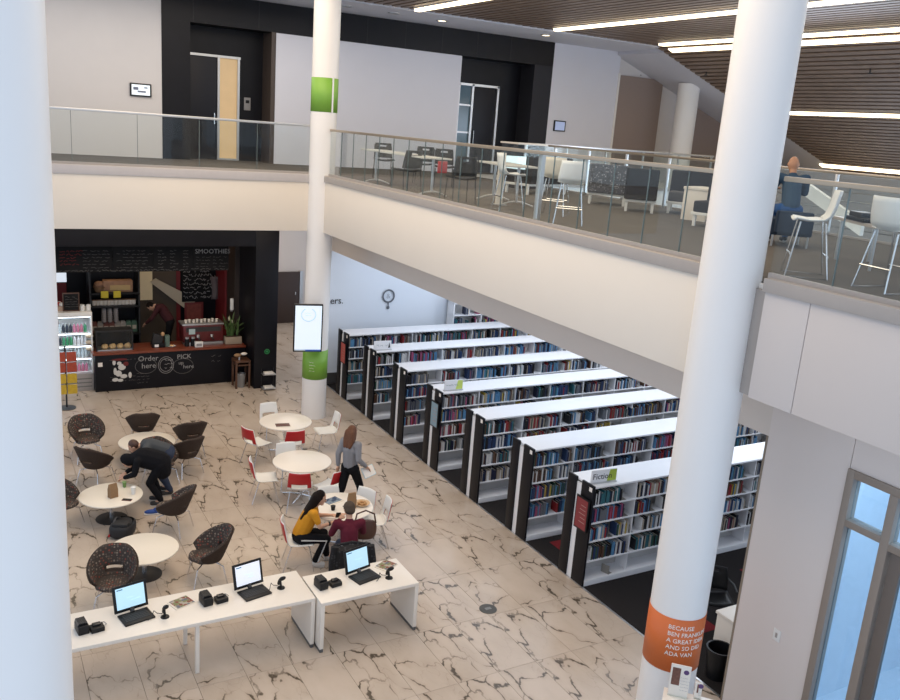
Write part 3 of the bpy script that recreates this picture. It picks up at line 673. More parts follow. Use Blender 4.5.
# magnifier emblem and lettering on back wall
p = aty(388.5, 296, 20.98); t = thing('wall_emblem', 'grey ring emblem with a short handle on the blue-lit back wall', 'wall sign', p)
def ringf(u, v): a = 2 * PI * u; b = 2 * PI * v; return ((.17 + .022 * math.cos(b)) * math.cos(a), .015 * math.sin(b) - .012, (.17 + .022 * math.cos(b)) * math.sin(a))
MB().grid(ringf, 32, 8, closed=True).obj('ring', mat('emblem_grey', (.10, .11, .13), .5), t)
textobj('&', .2, mat('emblem_grey2', (.35, .38, .42), .5), Matrix.Translation((-.065, -.008, -.065)) @ FRONT, t)
MB().path([(0, -.01, -.19), (0, -.01, -.27)], .016, 6).ell((0, -.012, -.32), (.045, .012, .05), 10).obj('handle', mat('emblem_grey', (.1, .11, .13), .5), t)
p = aty(330, 304, 20.98); t = thing('wall_lettering', 'short dark lettering on the back wall beside the green-banded column', 'lettering', p)
textobj('ers.', .26, mat('emblem_black', (.03, .03, .035), .5), FRONT, t)

# desk and chair beyond the right wall edge ---------------------------
t = thing('reading_desk', 'white desk behind the wall edge on the charcoal carpet', 'desk', (8.86, 6.73, 0))
MB().bbox(0, 1.4, 0, .6, .70, .74, .006).obj('desktop', whitel, t); MB().bbox(.02, .06, .02, .58, 0, .70, .004).obj('side_panel', whitel, t); MB().bbox(1.34, 1.38, .02, .58, 0, .70, .004).obj('side_panel', whitel, t); MB().box(.06, 1.34, .5, .53, .2, .7).obj('back_panel', whitel, t)
t = thing('desk_ornament', 'small brown dish on the white desk', 'dish', (9.2, 7.05, .74)); MB().lathe([(.0, .01), (.04, .0), (.07, .03), (.075, .035), (.05, .02), (0, .015)], 18, cap=False).obj('bowl', darkw, t)
t = thing('waste_bin', 'black waste bin on the carpet below the white desk', 'bin', (8.62, 6.95, 0)); 
MB().lathe([(.14, 0), (.18, .42), (.19, .42), (.19, .44), (.165, .44), (.13, .02), (0, .02)], 20, cap=False).obj('bucket', blackp, t)
def side_chair(label, loc, rz, sm, arms=False, group=None, name='side_chair'):
    t = thing(name, label, 'chair', loc, rz, group)
    MB().grid(lambda u, v: ((u - .5) * .46, -.21 + v * .42, .44 + .03 * (2 * u - 1) ** 2 - .03 * v * v * 0), 6, 6).obj('seat', sm, t, solid=.03)
    def bk(u, v):
        x = (u - .5) * (.44 - .06 * v * v); return (x, -.22 - .07 * v + .05 * (2 * u - 1) ** 2, .50 + .34 * v)
    MB().grid(bk, 10, 8, skip=lambda u, v: abs(u - .5) < .18 and .78 < v < .9).obj('backrest', sm, t, solid=.02)
    for sx in (-1, 1):
        MB().path([(.20 * sx, .18, .43), (.22 * sx, .22, 0)], .011, 8).obj('leg', blackm, t); MB().path([(.20 * sx, -.30, .80), (.205 * sx, -.20, .44), (.22 * sx, -.25, 0)], .011, 8).obj('leg', blackm, t)
        if arms: MB().path([(.22 * sx, -.24, .66), (.26 * sx, -.05, .67), (.25 * sx, .16, .65)], .016, 8).obj('armrest', blackm, t)
    return t
p = atz(706, 640, 0)
side_chair('black armchair with slim legs behind the white desk on the charcoal carpet', (9.52, 7.92, 0), R_(150), blackp, True)
# brochure stand at column foot
PZ = .95; q = atz(690, 702, PZ)
t = thing('display_plinth', 'small white-topped stand at the foot of the orange-banded column', 'stand', (q.x, q.y, 0), R_(-48))
MB().bbox(-.30, .30, -.16, .16, PZ - .04, PZ, .006).obj('top', whitel, t)
for sx in (-1, 1):
    for sy in (-1, 1): MB().bbox(sx * .26 - .02, sx * .26 + .02, sy * .13 - .02, sy * .13 + .02, 0, PZ - .04, .004).obj('leg', whitel, t)

# ================================================================== TABLES
def round_table(label, x, y, r, topm, kind, group, h=.738):
    d_ = h - .738
    t = thing('round_table', label, 'table', (x, y, 0), 0, group)
    MB().lathe([(a_, b_ + d_) for a_, b_ in ((0, .705), (r - .03, .705), (r - .004, .715), (r, .725), (r - .004, .735), (r - .012, .738), (0, .738))], 48, cap=False).obj('tabletop', topm, t)
    MB().cyl((0, 0), .032, .03, .705 + d_, 16).obj('pedestal', chrome, t)
    MB().cyl((0, 0), .12, .68 + d_, .705 + d_, 20).obj('mount_plate', blackm, t)
    if kind == 'disc': MB().lathe([(0, 0), (.26, 0), (.26, .008), (.2, .018), (.05, .035), (0, .035)], 36, cap=False).obj('base', blackm, t)
    else:
        for k in range(4):
            a = PI / 4 + k * PI / 2; MB().path([(.0, 0, .07), (.2 * math.cos(a), .2 * math.sin(a), .05), (.38 * math.cos(a), .38 * math.sin(a), .02)], .024, 8, r2=.016).obj('foot', chrome, t)
    return t
gT = 'cream round tables among the brown tub chairs'; gW = 'white round tables among the red and white chairs'
TH = .45; q = atz(147, 441, TH)
T1 = round_table('cream round table on a black disc base behind the two bending people', q.x, q.y, .545, creaml, 'disc', gT, TH)
q = atz(111, 494.5, TH)
T2 = round_table('cream round table holding a paper bag and cups', q.x, q.y, .52, creaml, 'disc', gT, TH)
q = atz(144, 548, TH)
T3 = round_table('empty cream round table between two dotted tub chairs', q.x, q.y, .51, creaml, 'disc', gT, TH)
W1 = round_table('white round table with a dark leaflet beside the green-banded column', 5.70, 16.5, .545, whitel, 'star', gW)
W2 = round_table('empty white round table between the leaflet table and the seated women', 5.29, 14.32, .545, whitel, 'star', gW)
W3 = round_table('white round table where the two seated people sit', 5.22, 12.25, .55, whitel, 'star', gW)

# ---- tub chairs
def tub_chair(name, sm, plain):
    t = thing(name, 'tub chair', 'chair')
    def hgt(th): a = abs(th); return .83 - .32 * max(0, (a - .5) / 1.75) ** 1.2
    def fn(u, v):
        th = (u * 2 - 1) * 2.2; r = .185 + .14 * v ** .85; hh = .38 + v * (hgt(th) - .38)
        return (r * math.sin(th) * 1.02, -r * math.cos(th) * .95 - .05 * v * max(0, math.cos(th)), hh + .04 * 0)
    sk = (lambda u, v: abs(u * 2 - 1) * 2.2 < .62 and .22 < v < .40)
    MB().grid(lambda u, v: tuple(Vector(fn(u, v)) * 1.0), 28, 11, skip=lambda u, v: abs(u * 2 - 1) * 2.2 < .5 and .24 < v < .33).obj('outer_shell', brownf, t, solid=.02, off=1)
    MB().grid(lambda u, v: (fn(u, v)[0] * .955, fn(u, v)[1] * .955, fn(u, v)[2] + .004), 28, 11, skip=sk).obj('lining', sm, t, solid=.014, off=0)
    def seat(u, v):
        a = 2 * PI * u; r = v; x = r * .225 * math.cos(a); y = .05 + r * .25 * math.sin(a); return (x, y, .415 - .03 * (1 - r * r) + (.02 if y > .2 else 0))
    MB().grid(seat, 24, 5, closed=True).obj('seat', sm, t, solid=.05)
    MB().lathe([(.0, .32), (.11, .33), (.19, .38), (.195, .40), (0, .40)], 24, cap=False).obj('underseat', brownf, t)
    for sx in (-1, 1):
        for sy in (-1, 1): MB().path([(.10 * sx, .02 + .10 * sy, .33), (.20 * sx, .02 + .19 * sy, .30), (.25 * sx, .02 + .25 * sy, 0)], .010, 8).obj('leg', chrome, t)
    return t
gTub = 'brown tub chairs around the cream tables'
dot0 = tub_chair('tub_chair', dotf, False)
def aim(p, q): return math.atan2(q[1] - p[1], q[0] - p[0]) - PI / 2     # local +Y faces q
used = set()
def put(proto, px, py, z, face, label, group):
    p = atz(px, py, z); rz = aim(p, face) if isinstance(face, tuple) else R_(face)
    if proto.name in used: o = dup(proto)
    else: o = proto; used.add(proto.name)
    o.location = (p.x, p.y, 0); o.rotation_euler = (0, 0, rz); o['label'] = label; o['group'] = group; return o
put(dot0, 87, 437, .45, 186, 'brown tub chair showing its dotted lining near the snack rack', gTub)
put(dot0, 113, 579, .45, 165, 'brown tub chair with dotted lining close behind the long white table', gTub)
put(dot0, 209, 553, .45, 88, 'brown tub chair beside the empty cream table, its dotted lining turned to the table', gTub)
put(dot0, 160, 461, .45, 200, 'brown tub chair half hidden behind the bending people', gTub)
put(dot0, 95, 463, .42, -48, 'brown tub chair overlapping the one by the snack rack, side and back showing', gTub)
put(dot0, 143, 427, .42, -6, 'brown tub chair showing its plain back between the cream table and the counter', gTub)
put(dot0, 190, 436, .42, 3, 'brown tub chair showing its plain back, closest to the leaflet table', gTub)
put(dot0, 186, 453, .42, 22, 'brown tub chair standing directly in front of another plain-backed tub chair', gTub)
put(dot0, 174, 508, .42, 52, 'brown tub chair drawn back from the table with the paper bag', gTub)
put(dot0, 60, 503, .42, (1.9, 13.9), 'brown tub chair mostly hidden behind the broad plain column', gTub)

# ---- red and white chairs
def shell_chair():
    t = thing('shell_chair', 'x', 'chair')
    prof = [(.22, .415), (.20, .435), (.10, .43), (-.05, .425), (-.15, .435), (-.205, .47), (-.235, .53), (-.255, .62), (-.275, .72), (-.295, .82)]
    def fn(u, v, off=0, prof=prof):
        k = v * (len(prof) - 1); i = min(int(k), len(prof) - 2); f_ = k - i
        y = prof[i][0] * (1 - f_) + prof[i + 1][0] * f_; z = prof[i][1] * (1 - f_) + prof[i + 1][1] * f_
        wv = .215 if v < .55 else .215 - .03 * ((v - .55) / .45) ** 2; x = (2 * u - 1) * wv
        if v < .5: z += .02 * (2 * u - 1) ** 2
        else: y += .045 * (2 * u - 1) ** 2
        return (x, y - off, z)
    hole = lambda u, v: abs(u - .5) < .33 and .60 < v < .74
    MB().grid(fn, 12, 27, skip=hole).obj('shell', whitep, t, solid=.012)
    MB().grid(lambda u, v: fn(u, .62 + .37 * v, .014), 12, 10, skip=lambda u, v: abs(u - .5) < .33 and v < .30).obj('back_cover', redp, t, solid=.006)
    for sx in (-1, 1):
        MB().path([(.12 * sx, .12, .41), (.17 * sx, .15, .40), (.22 * sx, .23, 0)], .010, 8).obj('leg', chrome, t)
        MB().path([(.12 * sx, -.10, .41), (.17 * sx, -.13, .40), (.22 * sx, -.25, 0)], .010, 8).obj('leg', chrome, t)
    return t
sh0 = shell_chair(); gS = 'red-backed white chairs around the white tables'
w1 = (5.70, 16.5); w2 = (5.29, 14.32); w3 = (5.22, 12.25)
put(sh0, 272, 423, .43, w1, 'white shell chair on the cafe side of the leaflet table', gS)
put(sh0, 257, 443, .43, w1, 'red-backed white chair left of the leaflet table, side on', gS)
put(sh0, 292, 444, .43, w1, 'red-backed white chair between the two empty white tables', gS)
put(sh0, 326, 431, .43, w1, 'white shell chair drawn back from the leaflet table by the green-banded column', gS)
put(sh0, 289, 466, .43, (5.2, 14.0), 'white shell chair whose top shows above the empty white table', gS)
put(sh0, 265, 478, .43, w2, 'red-backed white chair side on to the empty white table', gS)
put(sh0, 300, 487, .43, w2, 'red-backed white chair with its back to the woman in yellow', gS)
put(sh0, 329, 486, .43, w2, 'shell chair tucked under the empty white table by the walking woman', gS)
cG = put(sh0, 299, 541, .43, -106, 'red-backed white chair the woman in yellow sits on', gS)
put(sh0, 332, 513, .43, w3, 'white shell chair at the occupied table behind the magazine', gS)
put(sh0, 357, 514, .43, w3, 'white shell chair at the occupied table behind the brown paper bag', gS)
put(sh0, 373, 521, .43, w3, 'white shell chair at the occupied table beside the brown shoulder bag', gS)
cM = put(sh0, 349, 560, .43, w3, 'shell chair under the person in maroon, a plaid coat over its back', gS)

# ---- long white tables
def slab_table(label, x0, x1, y0, y1, legs):
    t = thing('computer_table', label, 'table', (x0, y0, 0)); L = x1 - x0; D = y1 - y0
    MB().bbox(0, L, 0, D, .70, .75, .006).obj('tabletop', whitel, t)
    for k in legs:
        if k == 'r': a = L - .055
        elif k == 'l': a = .0
        else:
            MB().bbox(k, k + .05, .03, .08, 0, .70, .006).obj('leg', whitel, t); MB().bbox(k, k + .05, D - .08, D - .03, 0, .70, .006).obj('leg', whitel, t); continue
        lg = MB().bbox(a, a + .055, 0.0, D, .05, .70, .005).obj('leg', whitel, t); MB().box(a + .005, a + .05, .0, D, 0, .05).obj('foot', mat('foot_grey', (.10, .10, .10), .5), lg)
    return t
slab_table('long white table carrying two laptops, one end behind the broad plain column', .2, 3.83, 9.68, 10.47, ['r', 2.05, 'l'])
slab_table('short white slab-legged table carrying one laptop', 3.85, 5.31, 9.52, 10.28, ['l', 'r'])
def laptop(px, py, zt, label, rz, sm=None):
    p = atz(px, py, zt); t = thing('terminal', label, 'laptop', (p.x, p.y, zt), R_(rz), 'black laptop terminals on the white tables')
    k = MB().bbox(-.19, .19, -.15, .12, 0, .022, .006).obj('keyboard_deck', blackp, t)
    kk = MB()
    for i in range(11):
        for j in range(5): kk.box(-.152 + i * .028, -.152 + i * .028 + .022, -.09 + j * .036, -.09 + j * .036 + .028, .022, .027)
    kk.obj('keys', mat('key_black', (.03, .03, .032), .5), k, smooth=False)
    sc = MB().bbox(-.215, .215, -.012, .012, 0, .34, .008).obj('display', blackp, t, loc=(0, .14, .035), rot=(R_(-14), 0, 0))
    s2 = MB().box(-.18, .18, -.016, -.012, .04, .31).obj('screen', sm or scr, sc)
    gm = mat('screen_print', (.10, .22, .30), .5, emit=(.10, .22, .30), estr=.4); g2 = mat('screen_print_faint', (.42, .66, .78), .5, emit=(.42, .66, .78), estr=.8)
    MB().box(-.165, -.09, -.018, -.016, .282, .296).obj('screen_title', gm, sc); mb = MB(); squiggle(mb, -.05, .05, .17, -.017, .015, .03, .3, .003); squiggle(mb, .0, .05, .13, -.017, .015, .03, .3, .003); mb.obj('screen_graphic', g2, sc)
    MB().path([(0, .1, .02), (0, .15, .06)], .03, 8).obj('hinge', blackm, t)
    return t
laptop(136, 617, .75, 'black laptop terminal with a pale blue screen by the broad plain column', 12)
laptop(254, 593, .75, 'black laptop terminal with a white screen on the slab-legged end of the long table', 12, mat('screen_pale_white', (.7, .72, .78), .3, emit=(.72, .76, .86), estr=.55))
laptop(364, 577, .75, 'black laptop terminal on the short white table', 14)
def printer(px, py, rz, label):
    p = atz(px, py, .75); t = thing('receipt_printer', label, 'printer', (p.x, p.y, .75), R_(rz), 'black receipt printers on the white tables')
    MB().bbox(-.065, .065, -.1, .1, 0, .11, .015).obj('case', blackp, t); MB().prism([(-.06, .11), (.06, .11), (.05, .14), (-.05, .14)], -.06, .09).obj('lid', mat('black_gloss', (.012, .012, .014), .2), t); MB().box(-.045, .045, -.095, -.08, .1, .112).obj('paper_slot', blackm, t); return t
def reader(px, py, rz, label):
    p = atz(px, py, .75); t = thing('card_terminal', label, 'card terminal', (p.x, p.y, .75), R_(rz), 'black card terminals on the white tables')
    MB().bbox(-.08, .08, -.065, .065, 0, .06, .012).obj('case', blackp, t); MB().bbox(-.05, .05, -.01, .05, .06, .085, .01).obj('reader_head', mat('black_gloss', (.012, .012, .014), .2), t)
    MB().path([(.08, .02, .02), (.13, .06, .01), (.12, .13, .006), (.05, .14, .006)], .004, 6).obj('cable', mat('cable_grey', (.3, .29, .28), .5), t); return t
def scanner(px, py, rz, label):
    p = atz(px, py, .75); t = thing('barcode_scanner', label, 'scanner', (p.x, p.y, .75), R_(rz), 'black barcode scanners on the white tables')
    MB().lathe([(0, 0), (.055, 0), (.05, .012), (.02, .02), (0, .02)], 18, cap=False).obj('base', blackp, t)
    MB().path([(0, 0, .015), (.0, .01, .07), (0, .02, .12)], .016, 8).obj('stem', blackp, t)
    MB().ell((0, -.02, .15), (.032, .065, .028), 12, M=Matrix.Rotation(R_(-35), 4, 'X')).obj('scan_head', blackp, t); MB().path([(0, .03, .11), (.01, .055, .05), (.02, .06, .03)], .018, 8).obj('grip', blackp, t)
    MB().path([(0, .06, .02), (-.05, .1, .03), (-.1, .09, .09), (-.15, .07, .02), (-.2, .06, .01)], .005, 6).obj('cable', blackm, t); return t
printer(82, 631, 8, 'black receipt printer at the end of the long table by the broad plain column'); reader(97, 630, 8, 'black card terminal beside the printer by the broad plain column')
printer(206, 603, 8, 'black receipt printer in the middle of the long table'); reader(221, 601, 8, 'black card terminal in the middle of the long table')
printer(321, 587, 8, 'black receipt printer on the short white table'); reader(335, 585, 8, 'black card terminal on the short white table')
scanner(165, 617, 20, 'black barcode scanner on a stand next to the pale blue laptop'); scanner(281, 588, 30, 'black barcode scanner on a stand by the slab-legged table end'); scanner(389, 578, 25, 'black barcode scanner on a stand on the short white table')
magm = patternmat('magazine_print', (.42, .34, .24), [(.22, .07, .05), (.20, .21, .10), (.40, .36, .30), (.14, .15, .18)], 24, .6)
def magazine(px, py, z, rz, label, m_=magm, w_=.22, h_=.28, name='magazine', cat='magazine'):
    p = atz(px, py, z); t = thing(name, label, cat, (p.x, p.y, z), R_(rz)); MB().bbox(-w_ / 2, w_ / 2, -h_ / 2, h_ / 2, 0, .008, .002).obj('pages', mat('paper_cream', (.72, .66, .56), .7), t); MB().box(-w_ / 2, w_ / 2 - .01, -h_ / 2 + .03, h_ / 2, .008, .0095).obj('cover', m_, t); return t
magazine(181, 603, .75, -70, 'colourful magazine lying on the long white table'); magazine(386, 566, .75, -60, 'colourful magazine under the scanner on the short white table')
magazine(283, 425.5, .738, -10, 'dark leaflet lying on the white table by the green-banded column', mat('leaflet_dark', (.10, .035, .025), .5, var=.5, scale=20), .30, .22, 'leaflet', 'leaflet')
magazine(333, 501, .738, 20, 'dark blue magazine on the table of the seated people', patternmat('mag_blue', (.06, .09, .14), [(.2, .25, .3), (.03, .05, .1)], 16, .5), .30, .22)
# things on occupied tables
def bag(px, py, z, w_, d, h, rz, label, m_, name='paper_bag'):
    p = atz(px, py, z); t = thing(name, label, 'paper bag', (p.x, p.y, z), R_(rz))
    mb = MB(); mb.add([(-w_ / 2, -d / 2, 0), (w_ / 2, -d / 2, 0), (w_ / 2, d / 2, 0), (-w_ / 2, d / 2, 0), (-w_ / 2, -d / 2, h * .6), (w_ / 2, -d / 2, h * .6), (w_ / 2, d / 2, h * .6), (-w_ / 2, d / 2, h * .6), (-w_ / 2, -.01, h), (w_ / 2, -.01, h), (w_ / 2, .01, h), (-w_ / 2, .01, h)],
           [(0, 3, 2, 1), (0, 1, 5, 4), (1, 2, 6, 5), (2, 3, 7, 6), (3, 0, 4, 7), (4, 5, 9, 8), (6, 7, 11, 10), (5, 6, 10, 9), (7, 4, 8, 11), (8, 9, 10, 11)]).obj('sack', m_, t); MB().box(-w_ / 2, w_ / 2, -.014, .014, h - .025, h + .003).obj('fold', m_, t); return t
kraft = mat('kraft_paper', (.28, .17, .09), .8, var=.12, scale=20)
bag(113, 497, .45, .14, .10, .24, 20, 'brown paper bag standing on the cream table', kraft); bag(351.5, 508, .738, .13, .09, .27, 5, 'tall brown paper bag on the table of the seated people', kraft)
def cup(px, py, z, label, m_, r=.04, h=.11, lid=None):
    p = atz(px, py, z); t = thing('cup', label, 'cup', (p.x, p.y, z)); MB().lathe([(r * .75, 0), (r, h), (r - .004, h), (r * .72, .006), (0, .006)], 18, cap=False).obj('body', m_, t)
    if lid: MB().lathe([(r + .003, h - .004), (r + .003, h + .008), (r * .8, h + .018), (0, h + .018)], 18, cap=False).obj('lid', lid, t)
    return t
cup(124.5, 487, .45, 'small green cup on the cream table', mat('cup_green', (.13, .25, .07), .5), .035, .09, mat('cup_green2', (.2, .32, .12), .5)); cup(133.5, 494, .45, 'white paper cup on the cream table beside the hands', whitep, .042, .12, whitep)
t = thing('phone', 'dark red phone lying on the cream table', 'phone', atz(127, 500, .45), R_(60)); MB().bbox(-.04, .04, -.08, .08, 0, .01, .004).obj('body', mat('phone_red', (.12, .02, .02), .3), t); MB().box(-.034, .034, -.07, .07, .01, .011).obj('screen', blackp, t)
t = thing('food_tray', 'open tan takeaway tray of food on the occupied white table', 'food tray', atz(362, 505, .738), R_(15))
MB().lathe([(.09, 0), (.13, .045), (.135, .045), (.10, .01), (0, .008)], 16, cap=False).obj('tray', mat('tray_tan', (.66, .48, .30), .7), t)
for k in range(5): MB().ell((.05 * math.cos(k * 1.3), .05 * math.sin(k * 1.3), .035), (.035, .03, .025), 8).obj('food', mat('food_brown', (.45, .25, .10), .7, var=.3, scale=30), t)
t = thing('dark_cup', 'small black cup on the table in front of the woman in yellow', 'cup', atz(333, 510, .738)); MB().lathe([(.03, 0), (.04, .07), (.036, .07), (.028, .008), (0, .008)], 16, cap=False).obj('body', blackp, t); MB().lathe([(.042, .068), (.042, .076), (0, .08)], 16, cap=False).obj('lid', blackp, t)
# brown shoulder bag on table edge
t = thing('shoulder_bag', 'brown leather shoulder bag beside the person in maroon', 'bag', atz(365, 528, .60), R_(-20))
bl = mat('brown_leather', (.075, .030, .018), .45, var=.25, scale=12)
def sbag(u, v): a = 2 * PI * u; q = 1 - abs(2 * v - 1) ** 3 * .25; return (.19 * q * math.cos(a), .085 * q * math.sin(a) * (1.2 - v * .5), v * .30)
MB().grid(sbag, 20, 8, closed=True).box(-.13, .13, -.04, .04, .0, .01).box(-.13, .13, -.03, .03, .28, .30).obj('body', bl, t)
MB().path([(-.17, 0, .26), (-.14, 0, .42), (0, 0, .48), (.14, 0, .42), (.17, 0, .26)], .014, 8).obj('strap', bl, t)
t.location.z = .43
# backpack on floor
p = atz(123, 534, 0); t = thing('backpack', 'black backpack dropped on the marble floor between the cream tables', 'backpack', (p.x, p.y, 0), R_(-25))
def bp(u, v): a = 2 * PI * u; q = (1 - (2 * v - 1) ** 4) ** .5 if 0 < v < 1 else .3; cx = abs(math.cos(a)) ** .6 * math.copysign(1, math.cos(a)); sy = abs(math.sin(a)) ** .6 * math.copysign(1, math.sin(a)); return (.19 * cx * (.75 + .25 * q), .25 * sy * (.8 + .2 * q), .02 + .2 * v)
bpm = mat('black_nylon', (.014, .014, .016), .7, bump=.4)
MB().grid(bp, 28, 8, closed=True).ell((0, 0, .21), (.15, .21, .03), 16).obj('main_pocket', bpm, t); MB().bbox(-.13, .13, -.20, -.02, .2, .27, .03).obj('front_pocket', bpm, t); MB().path([(-.1, .2, .2), (-.13, .05, .27), (-.1, -.15, .25)], .018, 8).obj('strap', mat('strap_grey', (.05, .05, .055), .6), t); MB().box(-.17, -.15, -.23, -.2, .05, .09).obj('red_tag', redp, t)

# ================================================================== PEOPLE
def remesh(mb, name, mt, parent, vox=.014, smooth=4):
    me = bpy.data.meshes.new('tmp'); me.from_pydata(mb.v, [], mb.f); o = bpy.data.objects.new('tmp', me); C.objects.link(o)
    r = o.modifiers.new('r', 'REMESH'); r.mode = 'VOXEL'; r.voxel_size = vox; s_ = o.modifiers.new('s', 'SMOOTH'); s_.iterations = smooth; s_.factor = .5
    d = o.modifiers.new('d', 'DECIMATE'); d.ratio = .35
    dg = bpy.context.evaluated_depsgraph_get(); dg.update(); nm = bpy.data.meshes.new_from_object(o.evaluated_get(dg)); bpy.data.objects.remove(o)
    nm.name = name; nm.materials.clear(); nm.materials.append(mt); nm.polygons.foreach_set('use_smooth', [True] * len(nm.polygons))
    q = bpy.data.objects.new(name, nm); C.objects.link(q); q.parent = parent; return q
def hand(mb, wrist, elbow, side, curl=.5):
    w_ = Vector(wrist); d = (w_ - Vector(elbow)).normalized(); u = d.cross(Vector((0, 0, 1)) if abs(d.z) < .9 else Vector((1, 0, 0))).normalized(); n = u.cross(d)
    if n.z > 0: n = -n
    mb.cap(w_, w_ + d * .03, .026, .03); pal = w_ + d * .055
    mb.cap(w_ + d * .03 + u * .018, w_ + d * .085 + u * .022, .018, .016).cap(w_ + d * .03 - u * .018, w_ + d * .085 - u * .022, .018, .016)
    for k, (o, l) in enumerate(((-.033, .062), (-.012, .078), (.010, .082), (.031, .072))):
        a = w_ + d * .085 + u * o; b = a + (d * (1 - curl * .4) + n * curl * .5).normalized() * l * .55; c = b + (d * (1 - curl) + n * curl).normalized() * l * .45; mb.cap(a, b, .0105, .0095, 8).cap(b, c, .0095, .008, 8)
    a = w_ + d * .03 + u * .028 * side; b = a + (d * .6 + u * side * .8).normalized() * .04; c = b + (d * .9 + n * .3).normalized() * .032; mb.cap(a, b, .013, .011, 8).cap(b, c, .011, .009, 8)
def person(label, loc, rz, J, shirt, pants, shoes, hair, skinm=skin, hairstyle='short', sleeves='long', zoff=0, name='person', fem=True, nofeet=False, extra=None):
    """J: joints in local space (facing +Y). keys: pelvis chest neck head(look dir) and per side sh el wr hip kn an toe"""
    t = thing(name, label, 'person', loc, rz); J = {k: Vector(v) for k, v in J.items()}
    hc = J['head']; look = J.get('look', Vector((0, 1, 0))).normalized(); upv = (hc - J['neck']).normalized(); side = look.cross(upv).normalized(); upv = side.cross(look).normalized()
    HM = Matrix((side, look, upv)).transposed().to_4x4()
    b = MB(); sw_ = .15 if fem else .17
    b.cap(J['pelvis'], J['chest'], .12, .125).cap(J['chest'], J['neck'], .10, .05).cap(J['neck'], hc - upv * .03, .05, .055)
    b.ell(hc, (.076, .093, .115), 14, M=HM)
    fp = lambda x, y, z: hc + side * x + look * y + upv * z
    b.cap(fp(0, .085, .005), fp(0, .108, -.022), .010, .014, 8).ell(fp(0, .06, -.085), (.04, .035, .03), 10, M=HM).ell(fp(0, .086, -.052), (.024, .010, .010), 8, M=HM)
    for s_ in (-1, 1): b.ell(fp(.078 * s_, -.005, -.005), (.012, .022, .032), 8, M=HM)
    for s_, k in ((-1, 'l'), (1, 'r')):
        b.cap(J['chest'] + Vector((0, 0, .04)), J['sh' + k], .07, .058).cap(J['sh' + k], J['el' + k], .048, .038).cap(J['el' + k], J['wr' + k], .037, .025); hand(b, J['wr' + k], J['el' + k], -s_)
        b.cap(J['pelvis'], J['hip' + k], .11, .09).cap(J['hip' + k], J['kn' + k], .082, .055).cap(J['kn' + k], J['an' + k], .053, .036).cap(J['an' + k], J['toe' + k], .034, .03)
    remesh(b, 'body', skinm, t, .011, 3)
    for s_ in (-1, 1): MB().ell(fp(.032 * s_, .082, .015), (.012, .008, .007), 8, M=HM).obj('eye', eyem, t)
    # shirt
    c = MB(); c.cap(J['pelvis'] + (J['chest'] - J['pelvis']) * .08, J['chest'], .135, .142).cap(J['chest'], J['chest'] + (J['neck'] - J['chest']) * .72, .118, .075)
    for s_, k in ((-1, 'l'), (1, 'r')):
        c.cap(J['chest'] + Vector((0, 0, .04)), J['sh' + k], .085, .07)
        e = J['el' + k] if sleeves == 'long' else J['sh' + k] + (J['el' + k] - J['sh' + k]) * .65
        c.cap(J['sh' + k], e, .066, .055)
        if sleeves == 'long': c.cap(e, J['el' + k] + (J['wr' + k] - J['el' + k]) * .93, .054, .042)
    if extra == 'coat': c.cap(J['pelvis'], J['chest'], .19, .19).cap(J['pelvis'] + Vector((0, -.03, -.16)), J['pelvis'], .17, .19).cap(J['chest'], J['neck'], .17, .12)
    sh = remesh(c, 'shirt', shirt, t, .014, 4)
    p_ = MB()
    for s_, k in ((-1, 'l'), (1, 'r')):
        p_.cap(J['pelvis'], J['hip' + k], .128, .105).cap(J['hip' + k], J['kn' + k], .098, .072).cap(J['kn' + k], J['kn' + k] + (J['an' + k] - J['kn' + k]) * .93, .07, .056)
    remesh(p_, 'trousers', pants, t, .015, 4)
    for s_, k in ((-1, 'l'), (1, 'r')):
        q = MB(); a_, d = J['an' + k], J['toe' + k]; dn = Vector((0, 0, -.035)); q.cap(a_ + dn * .3, a_ + dn, .045, .045).cap(a_ + dn, d, .045, .042); o = remesh(q, 'shoe', shoes, t, .01, 3)
        MB().path([a_ + dn * 1.9 + (a_ - d) * .25, d + Vector((0, 0, -.035)) + (d - a_) * .2], .03, 8).obj('sole', mat('sole_white', (.6, .58, .55), .6), o)
    if hairstyle:
        h = MB()
        if hairstyle in ('short', 'long'):
            HL = .26 if hair is hairb else .12
            h.ell(hc - look * .018 + upv * .022, (.086, .094, .108), 14, M=HM)
            if hairstyle == 'long':
                bk = hc - look * .07; dn = Vector((0, 0, -1)); tr = (J['chest'] - J['neck']).normalized()
                for s_ in (-.045, 0, .045):
                    a_ = bk + side * s_; b_ = J['neck'] - look * .06 + side * s_ * 1.4; c_ = J['neck'] + tr * HL - look * .105 + side * s_ * 1.3; h.cap(a_, b_, .062, .058).cap(b_, c_, .058, .03)
                for s_ in (-1, 1): h.cap(hc + side * .07 * s_ - look * .01, hc + side * .075 * s_ - look * .035 - upv * .12, .03, .03)
            hm = remesh(h, 'hair', hair, t, .012, 2)
            # keep the face clear: cut hair in front of the face
            for v in hm.data.vertices:
                r_ = v.co - hc; f_ = r_.dot(look); u_ = r_.dot(upv)
                if f_ > .035 and u_ < .055: v.co -= look * (f_ - .03)
        elif hairstyle == 'hood':
            h.ell(hc - look * .03 + upv * .012, (.108, .115, .132), 14, M=HM).cap(hc - look * .05 - upv * .06, J['neck'] - look * .02, .09, .10); hm = remesh(h, 'hood', hair, t, .014, 3)
            for v in hm.data.vertices:
                r_ = v.co - hc; f_ = r_.dot(look)
                if f_ > .05: v.co -= look * (f_ - .05)
        elif hairstyle == 'cap':
            h.ell(hc - look * .01 + upv * .03, (.092, .105, .10), 14, M=HM).ell(hc - look * .04 - upv * .02, (.086, .075, .07), 12, M=HM); hm = remesh(h, 'cap', hair, t, .012, 2)
